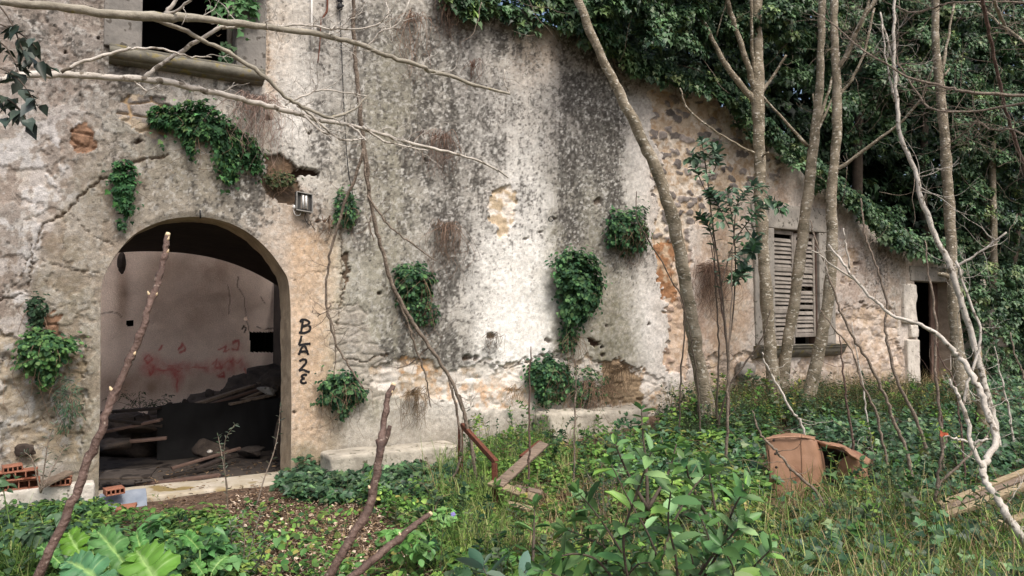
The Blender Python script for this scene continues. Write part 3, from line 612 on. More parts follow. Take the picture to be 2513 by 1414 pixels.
nich = [(613, 815), (730, 815), (730, 866), (613, 864)]; hol = [(308, 790), (316, 786), (327, 784), (326, 802), (312, 802)]; hol2 = [(597, 780), (605, 778), (608, 786), (600, 788)]
cX, cY = bX[Fq[0]].mean(1), bY[Fq[0]].mean(1); cut = inpoly(cX, cY, nich) | inpoly(cX, cY, hol) | inpoly(cX, cY, hol2)
room = mk('back_room_wall', [(V, [Fq[0][~cut]], C)], M_PLASTER, house, smooth=True)
vu = np.linspace(-1.02, float(ur), 60); VO = BO + 1.05; uc2, zc2 = uz(400., 618., VO); zr2 = float(uz(672., 722., VO)[1]); hw2 = float(ur - uc2)  # vault cut short at back and left, unseen gaps added to light the room
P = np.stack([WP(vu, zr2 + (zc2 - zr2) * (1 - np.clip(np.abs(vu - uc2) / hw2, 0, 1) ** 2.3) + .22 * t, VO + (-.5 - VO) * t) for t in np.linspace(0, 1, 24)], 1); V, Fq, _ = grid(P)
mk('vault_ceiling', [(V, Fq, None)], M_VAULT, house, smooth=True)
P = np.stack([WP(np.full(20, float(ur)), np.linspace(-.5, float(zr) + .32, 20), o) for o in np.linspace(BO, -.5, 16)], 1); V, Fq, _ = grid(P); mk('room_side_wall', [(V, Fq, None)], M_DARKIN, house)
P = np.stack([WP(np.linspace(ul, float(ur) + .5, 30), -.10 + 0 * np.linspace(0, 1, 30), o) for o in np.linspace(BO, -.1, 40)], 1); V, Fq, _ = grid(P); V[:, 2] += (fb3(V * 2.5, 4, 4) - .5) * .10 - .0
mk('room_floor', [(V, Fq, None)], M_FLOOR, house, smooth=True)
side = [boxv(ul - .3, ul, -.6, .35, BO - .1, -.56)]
mk('low_side_wall', side, M_DARKIN, house)     # side left open above this unseen low wall to let light in
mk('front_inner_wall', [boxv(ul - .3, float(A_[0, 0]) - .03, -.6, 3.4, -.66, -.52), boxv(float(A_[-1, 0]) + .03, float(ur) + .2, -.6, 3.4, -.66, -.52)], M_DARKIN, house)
pass
# dark rooms behind the windows and the small doorway
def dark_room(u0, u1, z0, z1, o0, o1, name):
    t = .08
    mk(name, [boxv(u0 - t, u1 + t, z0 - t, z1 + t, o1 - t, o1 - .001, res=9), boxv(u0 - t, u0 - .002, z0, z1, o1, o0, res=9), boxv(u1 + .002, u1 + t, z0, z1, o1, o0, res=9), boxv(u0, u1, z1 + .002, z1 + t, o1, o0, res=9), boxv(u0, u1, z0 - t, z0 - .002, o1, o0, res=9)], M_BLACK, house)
q = uzl([(600, 800), (690, 880)], BO); dark_room(q[0, 0], q[1, 0], q[1, 1], q[0, 1], BO - .04, BO - 1.2, 'wall_niche')
q = uzl([(300, 780), (335, 808)], BO); dark_room(q[0, 0], q[1, 0], q[1, 1], q[0, 1], BO - .04, BO - .6, 'wall_hole')
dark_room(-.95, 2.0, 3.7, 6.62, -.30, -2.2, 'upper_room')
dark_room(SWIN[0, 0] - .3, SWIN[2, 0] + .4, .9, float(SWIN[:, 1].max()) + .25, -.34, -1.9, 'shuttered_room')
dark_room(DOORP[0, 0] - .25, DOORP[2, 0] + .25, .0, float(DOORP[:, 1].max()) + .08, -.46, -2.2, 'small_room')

# --- openings: upper window
UB = float(UWIN[1, 1]); ua, ub = float(UWIN[0, 0]), float(UWIN[2, 0])
uwin = thing('window', (0, 0, 0), None, None); uwin.parent = house
def hpart(name, parts, mat, parent, smooth=True): 
    return mk(name, parts, mat, parent, smooth)
j0 = float(uzl([(255, 80)])[0, 0]); j1 = float(uzl([(652, 120)])[0, 0])
hpart('stone_jamb', [boxv(j0, ua - .002, UB, 6.2, -.34, .03, r=.012, amp=.008)], M_JAMB, uwin)
hpart('stone_jamb', [boxv(ub + .002, j1, UB, 6.2, -.34, .03, r=.012, amp=.008)], M_JAMB, uwin)
s0 = float(uzl([(268, 150)], .15)[0, 0]); s1 = float(uzl([(650, 198)], .15)[0, 0])
def moulding(u0, u1, prof, n=60, seed=0, amp=.006):
    us = np.linspace(u0, u1, n); pr = spline(np.array(prof), 3); P = np.stack([WP(us, p[1] + 0 * us, p[0] + 0 * us) for p in pr], 1); V, Fq, _ = grid(P)
    V = V + ((fb3(V * 8, 3, seed) - .5) * 2 * amp)[:, None] * np.array([NX, NY, .6]); k = len(pr)
    caps = [np.array([np.arange(k)]), np.array([np.arange(k)[::-1] + (n - 1) * k])]; return V, Fq + caps, None
hpart('window_sill', [moulding(s0, s1, [(-.3, UB + .005), (.05, UB + .004), (.10, UB - .002), (.10, UB - .03), (.135, UB - .034), (.17, UB - .06), (.175, UB - .10), (.15, UB - .135), (.10, UB - .145), (.09, UB - .16), (.04, UB - .17), (-.02, UB - .175)], seed=2)], M_SILL, uwin)
hpart('wooden_frame', [boxv(ub - .05, ub - .004, UB + .02, 6.2, -.30, -.22, res=.2)], M_SHUT, uwin)
# --- shuttered window
sw = thing('shuttered_window', (0, 0, 0), None, None); sw.parent = house
sl_, sr_, sb, st_ = float(SWIN[:2, 0].mean()), float(SWIN[2:, 0].mean()), float(SWIN[1:3, 1].mean()), float(SWIN[[0, 3], 1].mean())
for p_ in (SWIN,): pass
jl = float(uzl([(1850, 700)])[0, 0]); jr = float(uzl([(2046, 700)])[0, 0]); lt_ = float(uzl([(1950, 506)])[0, 1])
hpart('stone_jamb', [boxv(jl, sl_ + .02, sb, st_ - .002, -.3, .035, r=.015, amp=.012, seed=3)], M_STONE, sw)
hpart('stone_jamb', [boxv(sr_ - .02, jr, sb, st_ - .002, -.3, .035, r=.015, amp=.012, seed=4)], M_STONE, sw)
hpart('stone_lintel', [boxv(jl - .05, jr + .06, st_, lt_, -.3, .04, r=.02, amp=.015, seed=5)], M_STONE, sw)
hpart('window_sill', [moulding(jl - .04, jr + .12, [(-.3, sb + .0), (.16, sb - .002), (.17, sb - .01), (.17, sb - .05), (.15, sb - .07), (.13, sb - .12), (.09, sb - .17), (.04, sb - .21), (-.02, sb - .22)], seed=5)], M_SILL, sw)
def shutter(u0, u1, z0, z1, missing=()):
    P = []; w = .055; o = -.06
    P += [boxv(u0, u0 + w, z0, z1, o - .02, o + .02, r=.004, res=.3), boxv(u1 - w, u1, z0, z1, o - .02, o + .02, r=.004, res=.3)]
    mid = z0 + (z1 - z0) * .5; rails = [z0, mid + .28, z1 - .06] if z0 < sb + .05 else [z0, mid + .22, z1 - .06]; rails.insert(1, z0 + (z1 - z0) * .27)
    for q in rails: P.append(boxv(u0 + w + .002, u1 - w - .002, q, q + .075, o - .018, o + .016, r=.004, res=.3))
    n = int((z1 - z0) / .074)
    for i in range(n):
        zc_ = z0 + .05 + i * (z1 - z0 - .06) / n
        if i in missing or any(-.03 < zc_ - q < .09 for q in rails): continue
        tl = RNG.normal() * .012; dr = RNG.normal() * .008
        f = frame_at(WP(u0 + w + .003, zc_ + dr, o), (DX, DY, tl), (0, 0, 1), (NX, NY, 0)); a = 1.12
        g = lambda V, f=f, a=a: f(np.stack([V[:, 0], V[:, 1] * math.cos(a) - V[:, 2] * math.sin(a), V[:, 1] * math.sin(a) + V[:, 2] * math.cos(a)], -1) * np.array([1, 1, 1]))
        P.append(boxv(0, u1 - u0 - 2 * w - .006, -.006, .006, -.036, .036, g, r=.003, res=.3))
    return P
um = sl_ + (sr_ - sl_) * .5
hpart('shutter', shutter(sl_ + .015, um - .004, sb + .012, st_ - .02), M_SHUT, sw, False)
hpart('shutter', shutter(um + .004, sr_ - .05, sb + .13, st_ - .05, missing=(11,)), M_SHUT, sw, False)
hpart('window_frame', [boxv(sl_ + .002, sl_ + .013, sb, st_ - .003, -.2, -.02, res=.3), boxv(sr_ - .045, sr_ - .022, sb, st_ - .003, -.2, -.02, res=.3), boxv(sl_ + .02, sr_ - .05, st_ - .045, st_ - .004, -.2, -.1, res=.3)], M_DOOR, sw, False)
# --- small doorway at the far end
dw = thing('doorway', (0, 0, 0), None, None); dw.parent = house
dj = lambda pts: uzl(pts)
for k, (x0, y0, x1, y1) in enumerate([(2212, 697, 2243, 792), (2230, 797, 2248, 829), (2221, 834, 2252, 978)]):
    q = uzl([(x0, y0), (x1, y1)]); hpart('jamb_stone', [boxv(q[0, 0], q[1, 0] + .035, q[1, 1], q[0, 1], -.3, .06, r=.03, amp=.03, res=.04, seed=k + 11)], M_PALE, dw)
dl = float(DOORP[0, 0]); drr = float(DOORP[2, 0]); dt_ = float(DOORP[:, 1].max())
hpart('door_lintel', [boxv(dl - .2, drr + .5, dt_ - .03, dt_ + .27, -.3, .04, r=.02, amp=.015, seed=15)], M_STONE, dw)
q = uzl([(2283, 700), (2334, 980)], -.25)
hpart('door_leaf', [boxv(q[0, 0], drr + .3, .2, dt_ - .05, -.30, -.25, res=.2)], M_DOOR, dw, False)
hpart('door_step', [boxv(dl - .1, drr + .3, .1, .32, -.4, .25, r=.04, amp=.03, seed=16)], M_STONE, dw)
# --- entrance threshold
q0 = float(A_[0, 0]); q1 = float(A_[-1, 0])
hpart('threshold', [boxv(q0 - .02, q1 + .02, -.5, -.035, -.5, .10, r=.035, amp=.03, res=.05, fr=3, seed=21)], M_THRESH, house)
def stroke(pts, w, name=None):
    z_ = np.array(pts, float); px = np.stack([z_[:, 0] / 2.945, 470 + z_[:, 1] / 2.945], 1); u, z = uz(px[:, 0], px[:, 1]); S = spline(np.stack([u, z], 1), 6)
    t = np.gradient(S, axis=0); t /= np.linalg.norm(t, axis=1, keepdims=True) + 1e-9; n = np.stack([-t[:, 1], t[:, 0]], 1); ww = w * (.85 + .3 * RNG.random(len(S)))[:, None]
    L = np.stack([S - n * ww, S - n * ww * .3, S + n * ww * .3, S + n * ww], 1)
    hh = np.maximum(wall_h(L[..., 0], L[..., 1]), wall_h(S[:, 0], S[:, 1])[:, None] - .004); return grid(WP(L[..., 0], L[..., 1], hh + .005))
gr = [[(2168, 945), (2185, 926), (2215, 930), (2236, 945), (2222, 965), (2188, 978)], [(2188, 972), (2225, 966), (2243, 985), (2234, 1008), (2200, 1022), (2160, 1020)], [(2190, 930), (2184, 975), (2176, 1022)],
      [(2180, 1042), (2170, 1080), (2160, 1112)], [(2160, 1112), (2200, 1104), (2244, 1100)], [(2160, 1182), (2172, 1145), (2188, 1120), (2204, 1122), (2216, 1150), (2228, 1182)], [(2168, 1160), (2196, 1156), (2222, 1158)],
      [(2164, 1228), (2188, 1214), (2210, 1218), (2212, 1240), (2186, 1270), (2160, 1296)], [(2160, 1296), (2190, 1288), (2212, 1298), (2238, 1308)], [(2218, 1326), (2196, 1324), (2180, 1336), (2192, 1350), (2204, 1352)], [(2192, 1352), (2176, 1364), (2178, 1380), (2196, 1386), (2216, 1378)]]
mk('graffiti_lettering', [stroke(s, .0135) for s in gr], M_INK, house)

# ================================================================ THE GROUND
def gaxis(lo, hi, step, far):
    a = np.arange(lo, hi + 1e-6, step); k = step * 1.35 ** np.arange(1, 40); k = np.cumsum(k); k = k[k < far]
    return np.concatenate([lo - k[::-1], a, hi + k])
gx = gaxis(-7, 15, .07, 400); gy = gaxis(2, 19, .07, 400); GX, GY = np.meshgrid(gx, gy, indexing='ij')
GZ = ground(GX, GY) + (fb2(GX * 5, GY * 5, 3, 15) - .5) * .05
su = (GX - P0[0]) * DX + (GY - P0[1]) * DY; ss = (GX - P0[0]) * NX + (GY - P0[1]) * NY
GZ = np.where((ss < -.05) & (ss > -4.9) & (su > -2.1) & (su < 2.1), np.minimum(GZ, -.3), GZ)
GZ = np.where((ss < -.1) & (ss > -2.4) & (su > 12.8) & (su < 15.6), np.minimum(GZ, .05), GZ)
V, Fq, _ = grid(np.stack([GX, GY, GZ], -1)); mk('ground', [(V, Fq, None)], M_SOIL, None, True, kind='structure')

# ================================================================ TREES AND BARE STEMS
def tree(name, label, cat, trunk, branches, Y0, Y1=None, mat=M_BARK, group=None, tw=0, twl=(.3, .9), n=12, bY=None, root=None, twmat=None, up=.35, r0=.006, knob=.035, wob=.02, trunkname='trunk', twk=1):
    P, R = pxpath(trunk, Y0, Y1, 6, wob)
    base = P[-1] if P[-1][2] < P[0][2] else P[0]
    t = thing(name, [base[0], base[1], float(ground(base[0], base[1]))], label, cat, group)
    dz_ = np.maximum(P[:, 2] - float(ground(base[0], base[1])), 0); R = R * (1 + sum(RNG.uniform(.05, .16) * np.exp(-(((np.arange(len(P)) - RNG.uniform(0, len(P))) / 1.1) ** 2)) for _ in range(7 if trunkname == 'trunk' else 0))); R = R * (1 + (.8 * np.exp(-dz_ / .16) if trunkname == 'trunk' else 0)); Vt = tube(P, R, n, knob=knob)
    mk(trunkname, [Vt], mat, t, True); tws = []
    if tw: tws += twigs(P, R, tw, *twl, up=up, r0=r0, lvl=twk)
    for k, b in enumerate(branches):
        y0, y1 = (Y0, Y0) if bY is None else bY[k]
        Pb_, Rb = pxpath(b, y0, y1, 5, wob); mk('branch', [tube(Pb_, Rb, 7, knob=.05)], mat, t, True)
        if tw: tws += twigs(Pb_, Rb, max(1, tw // 2), twl[0] * .7, twl[1] * .7, up=up, r0=r0 * .8, lvl=twk)
    if tws: mk('crown', tws, twmat or mat, t, True)
    return t
def low(pts, Y):     # carry a trunk on down into the ground
    p = list(pts); (x0, y0, w0), (x1, y1, w1) = p[-2], p[-1]; q = at(x1, y1, Y); g = float(ground(q[0], q[1]))
    if q[2] > g - .1:
        yy = HOR + (CAMZ - g + .12) * F / Y; s = (yy - y1) / max(1, (y1 - y0)); p.append((x1 + (x1 - x0) * s * .6, yy, w1 * 1.15))
    return p
TG = 'slender bare trees in front of the house wall'
tree('bare_tree', 'leaning bare trunk crossing the wall from the top middle down to the right', 'tree', low([(1396, -70, 30), (1408, -40, 30), (1440, 60, 30), (1500, 190, 32), (1545, 280, 36), (1590, 370, 40), (1630, 470, 42), (1665, 600, 44), (1690, 750, 46), (1712, 880, 48), (1738, 1020, 58)], 10.2), [], 9.4, 10.2, group=TG, wob=.03)
tree('bare_tree', 'bare tree with three boughs forking from its left side, just left of the shutter', 'tree', low([(1856, -60, 34), (1858, 100, 36), (1858, 220, 46), (1862, 330, 40), (1866, 480, 40), (1872, 600, 40), (1880, 720, 40), (1890, 850, 42), (1903, 1010, 50)], 11.4),
     [[(1686, -30, 14), (1730, 60, 16), (1775, 150, 19), (1815, 205, 21), (1856, 252, 24)], [(1776, -30, 16), (1805, 70, 18), (1835, 160, 21), (1856, 236, 24)], [(1843, -30, 12), (1845, 100, 12), (1854, 205, 14)], [(1930, 135, 8), (1905, 175, 10), (1866, 232, 13)], [(1668, 216, 5), (1690, 270, 7), (1745, 315, 7), (1800, 350, 8), (1862, 382, 10)], [(1886, 374, 7), (1862, 386, 9)], [(1790, -30, 4), (1775, 30, 5), (1758, 90, 6)]],
     11.4, group=TG, tw=3, twl=(.2, .7), r0=.004, bY=[(11.0, 11.4)] * 3 + [(11.2, 11.4), (10.9, 11.4), (11.2, 11.4), (11.1, 11.2)])
tree('bare_tree', 'bare tree whose trunk leans across the middle of the shutter', 'tree', low([(2018, -60, 24), (2015, 100, 24), (2010, 230, 27), (1995, 370, 36), (1980, 500, 36), (1965, 620, 37), (1950, 740, 38), (1930, 860, 40), (1912, 1010, 46)], 11.6),
     [[(1870, 233, 7), (1920, 290, 9), (1982, 358, 13)], [(2060, 130, 7), (2040, 200, 9), (2010, 300, 13)], [(2050, 225, 8), (2030, 270, 9), (2006, 320, 12)], [(1995, 230, 5), (2000, 265, 7), (2002, 285, 9)]], 11.6, group=TG, tw=3, twl=(.2, .7), r0=.004)
tree('bare_tree', 'bare tree along the right edge of the shutter, with a long bough rising right', 'tree', low([(2044, -60, 24), (2048, 60, 25), (2050, 150, 29), (2055, 270, 30), (2048, 400, 31), (2040, 480, 36), (2042, 600, 37), (2035, 720, 38), (2010, 860, 40), (1975, 1010, 48)], 11.2),
     [[(2165, -30, 14), (2110, 60, 16), (2080, 130, 17), (2052, 175, 21)], [(2145, 20, 9), (2120, 130, 9), (2090, 195, 10), (2054, 240, 13)], [(2140, -20, 9), (2112, 60, 11), (2100, 80, 12)], [(2290, 165, 5), (2262, 238, 8), (2210, 300, 9), (2130, 362, 11), (2044, 424, 14)]], 11.2, group=TG, bY=[(10.8, 11.2), (10.9, 11.2), (10.6, 10.9), (10.2, 11.2)], tw=8, twl=(.3, .9), r0=.0045)
tree('bare_tree', 'straight bare trunk with a knot halfway up, in front of the small doorway', 'tree', low([(2297, -60, 20), (2296, 100, 25), (2305, 200, 29), (2318, 330, 31), (2325, 450, 33), (2335, 600, 34), (2338, 720, 35), (2350, 860, 40), (2362, 1000, 48)], 11.8),
     [[(2342, 10, 8), (2325, 100, 9), (2312, 180, 12)], [(2300, 672, 12), (2314, 674, 16), (2330, 678, 18)], [(2330, 168, 6), (2318, 186, 9)]], 11.8, group=TG, tw=5, twl=(.2, .8), r0=.004)
tree('background_tree', 'thin forked trunk far right, standing before the dark ivy', 'tree', low([(2442, 320, 17), (2435, 400, 19), (2438, 520, 20), (2440, 700, 22), (2438, 850, 26), (2435, 975, 32)], 16.5), [[(2385, 255, 8), (2410, 305, 10), (2441, 352, 15)], [(2480, 240, 8), (2462, 290, 10), (2441, 340, 15)]], 16.5, tw=2, twl=(.4, 1.0), group='trunks standing before the dark ivy')
tree('background_tree', 'slanting grey trunk at the right edge, behind the forked one', 'tree', low([(2508, 380, 14), (2502, 520, 16), (2490, 640, 16), (2468, 740, 17), (2452, 980, 20)], 17.5), [], 17.5, mat=M_BARKD, group='trunks standing before the dark ivy')
# the tree at the left, whose two long boughs cross the picture; its trunk stands outside the frame
lt = at(-420, 700, 3.6); tP = np.array([[lt[0] - .25, lt[1] - .1, -.3], [lt[0] - .22, lt[1], 1.0], [lt[0] - .1, lt[1] + .1, 2.6], [lt[0], lt[1] + .2, 4.4], [lt[0] + .1, lt[1] + .2, 6.5]])
left = thing('overhanging_tree', [lt[0] - .25, lt[1] - .1, -.1], 'grey lichened tree reaching in from the left with two long boughs before the upper window', 'tree')
S = spline(tP, 6); mk('trunk', [tube(S, np.linspace(.14, .09, len(S)), 12)], M_BARKM, left, True)
LB = [([(-420, -90, 40), (-60, -2, 31), (0, 4, 29), (140, 17, 30), (300, 38, 33), (420, 42, 31), (500, 48, 25), (600, 60, 23), (700, 72, 21), (800, 88, 19), (880, 110, 17), (960, 140, 16), (1040, 165, 15), (1052, 173, 14), (1110, 190, 13), (1180, 212, 11), (1252, 231, 7)], 3.7, 6.2, 14),
      ([(-420, 260, 34), (-60, 200, 23), (0, 195, 23), (60, 186, 23), (140, 183, 25), (250, 187, 23), (350, 195, 23), (400, 200, 23), (470, 215, 21), (560, 235, 21), (640, 255, 20), (720, 278, 18), (790, 295, 17), (850, 305, 14), (940, 330, 13), (1000, 350, 12), (1080, 368, 10), (1160, 390, 8), (1210, 412, 7), (1247, 437, 4)], 3.7, 6.4, 14),
      ([(365, 42, 18), (430, 65, 16), (500, 100, 15), (560, 130, 15), (640, 180, 15), (690, 228, 13), (730, 255, 12), (790, 285, 11), (830, 284, 10), (875, 264, 7), (905, 232, 5)], 4.5, 5.4, 5),
      ([(730, 258, 11), (770, 290, 9), (800, 318, 9), (845, 345, 7), (890, 340, 5)], 5.1, 5.4, 3), ([(405, 34, 15), (425, 10, 13), (448, -30, 12)], 4.5, 4.5, 0), ([(405, 34, 10), (440, 22, 9), (478, -10, 8)], 4.5, 4.4, 1),
      ([(150, 178, 13), (200, 155, 12), (260, 135, 12), (306, 121, 10), (322, 118, 6)], 4.1, 4.2, 0), ([(300, 126, 8), (345, 118, 8), (400, 121, 8), (440, 134, 7), (490, 141, 5), (520, 141, 3)], 4.2, 4.4, 1),
      ([(355, 190, 15), (400, 155, 15), (470, 110, 14), (530, 75, 13), (556, 62, 10)], 4.6, 4.8, 1), ([(545, 70, 9), (580, 66, 8), (606, 60, 6)], 4.8, 4.8, 1),
      ([(330, 200, 7), (362, 225, 5)], 4.5, 4.5, 0), ([(745, 285, 9), (775, 310, 8), (810, 335, 6)], 5.3, 5.3, 1), ([(850, 306, 8), (880, 325, 7), (900, 350, 6)], 5.5, 5.5, 0), ([(660, 66, 8), (740, 62, 7), (830, 72, 7), (900, 70, 6), (950, 40, 5), (945, -10, 4)], 5.0, 5.2, 5),
      ([(890, 310, 8), (940, 345, 7), (1000, 360, 6), (1050, 370, 4)], 5.6, 5.7, 3), ([(900, 115, 6), (935, 78, 6), (975, 60, 5), (1005, 0, 4)], 5.3, 5.3, 3), ([(1252, 231, 5), (1240, 205, 4), (1238, 170, 3)], 6.2, 6.2, 2), ([(700, 258, 7), (745, 235, 7), (790, 222, 6), (850, 228, 5), (900, 236, 4)], 5.1, 5.3, 3)]
tws = []
for pts, a, b, k in LB:
    P, R = pxpath(pts, a, b, 5, .014); mk('branch', [tube(P, R, 9, knob=.05)], M_BARKM if pts[0][2] in (40, 18) else M_BARKW, left, True)
    if k: tws += twigs(P, R, int(k * 1.4), .12, .42, up=.12, r0=.0036, lvl=1, lo_t=.3, crook=.5)
mk('crown', tws, M_BARKW, left, True)
# thin grey stem hanging down the middle of the facade
tree('dead_stem', 'thin crooked dead stem hanging down in front of the wall right of the lamp', 'dead stem', low([(868, -40, 13), (868, 60, 14), (872, 150, 15), (882, 250, 16), (890, 330, 16), (900, 410, 15), (905, 470, 14), (920, 550, 14), (940, 620, 14), (960, 690, 14), (985, 745, 14), (1020, 800, 14), (1060, 860, 13), (1100, 920, 12), (1130, 990, 11), (1150, 1060, 11)], 7.9),
     [[(892, 365, 11), (870, 440, 11), (840, 520, 10), (815, 600, 9), (803, 670, 8), (801, 750, 8), (815, 810, 8), (832, 860, 7), (862, 905, 7), (892, 955, 6)], [(902, 480, 8), (935, 530, 8), (960, 560, 7), (985, 580, 6), (1020, 605, 6), (1070, 640, 4)], [(975, 735, 9), (1000, 790, 9), (1018, 850, 8), (1038, 900, 7), (1050, 950, 5), (1058, 1000, 4)], [(1100, 922, 9), (1115, 985, 9), (1126, 1040, 9), (1132, 1110, 9), (1118, 1160, 8), (1086, 1200, 6)], [(1112, 950, 7), (1136, 990, 7), (1150, 1060, 7), (1168, 1130, 5)], [(912, 528, 6), (908, 560, 5), (918, 590, 4)], [(812, 745, 5), (800, 765, 4), (780, 778, 3)], [(1055, 850, 6), (1010, 890, 5), (975, 905, 3)], [(893, 370, 9), (898, 430, 9), (905, 470, 9)], [(800, 750, 5), (822, 830, 4), (820, 930, 3)]],
     6.6, 7.9, mat=M_BARKG, tw=10, twl=(.15, .55), bY=[(6.9, 7.4), (6.9, 7.0), (7.4, 7.7), (7.8, 7.8), (7.8, 7.9), (7.0, 7.0), (7.2, 7.2), (7.6, 7.6), (6.9, 7.0), (7.2, 7.3)], r0=.004, knob=.05, trunkname='stem')
# pale crooked saplings on the right
SG = 'pale crooked saplings on the right'
tree('sapling', 'thick white arching sapling at the far right, with a kink near the ground', 'sapling', [(2033, 600, 6), (2065, 642, 8), (2100, 690, 9), (2150, 742, 10), (2200, 779, 11), (2270, 801, 13), (2330, 850, 16), (2370, 898, 19), (2398, 945, 21), (2424, 1010, 22), (2443, 1077, 22), (2426, 1118, 22), (2412, 1149, 24), (2420, 1185, 24), (2450, 1228, 26), (2484, 1286, 28), (2530, 1345, 32)],
     [[(2412, 1149, 17), (2385, 1094, 16), (2375, 1033, 15), (2351, 974, 12), (2330, 930, 9)], [(1990, 615, 4), (2030, 640, 6), (2095, 685, 8)], [(2070, 560, 4), (2075, 600, 6), (2085, 660, 7)]], 6.4, 5.2, mat=M_BARKW, group=SG, bY=[(5.4, 5.6), (6.4, 6.4), (6.4, 6.4)], knob=.05, trunkname='stem', tw=5, twl=(.15, .5), r0=.004)
tree('sapling', 'tall white sapling coming down from the top right and thickening towards the ground', 'sapling', low([(2196, -40, 10), (2193, 130, 11), (2200, 230, 12), (2210, 330, 14), (2245, 420, 15), (2262, 490, 17), (2300, 590, 18), (2325, 635, 20), (2346, 702, 20), (2376, 793, 20), (2403, 895, 21), (2420, 960, 22), (2440, 1040, 24)], 8.6),
     [[(2470, 570, 6), (2430, 600, 7), (2380, 635, 8), (2335, 660, 10)], [(2160, 30, 6), (2180, 110, 7), (2205, 200, 9)], [(2165, 60, 5), (2175, 150, 6), (2196, 250, 8)], [(2345, 640, 9), (2380, 740, 9), (2407, 820, 9), (2395, 880, 10), (2375, 940, 10), (2360, 1000, 10)]], 9.2, 8.6, mat=M_BARKW, group=SG, tw=14, twl=(.3, 1.0), r0=.005, bY=[(8.6, 8.9), (9.2, 9.2), (9.2, 9.2), (8.7, 8.5)], trunkname='stem')
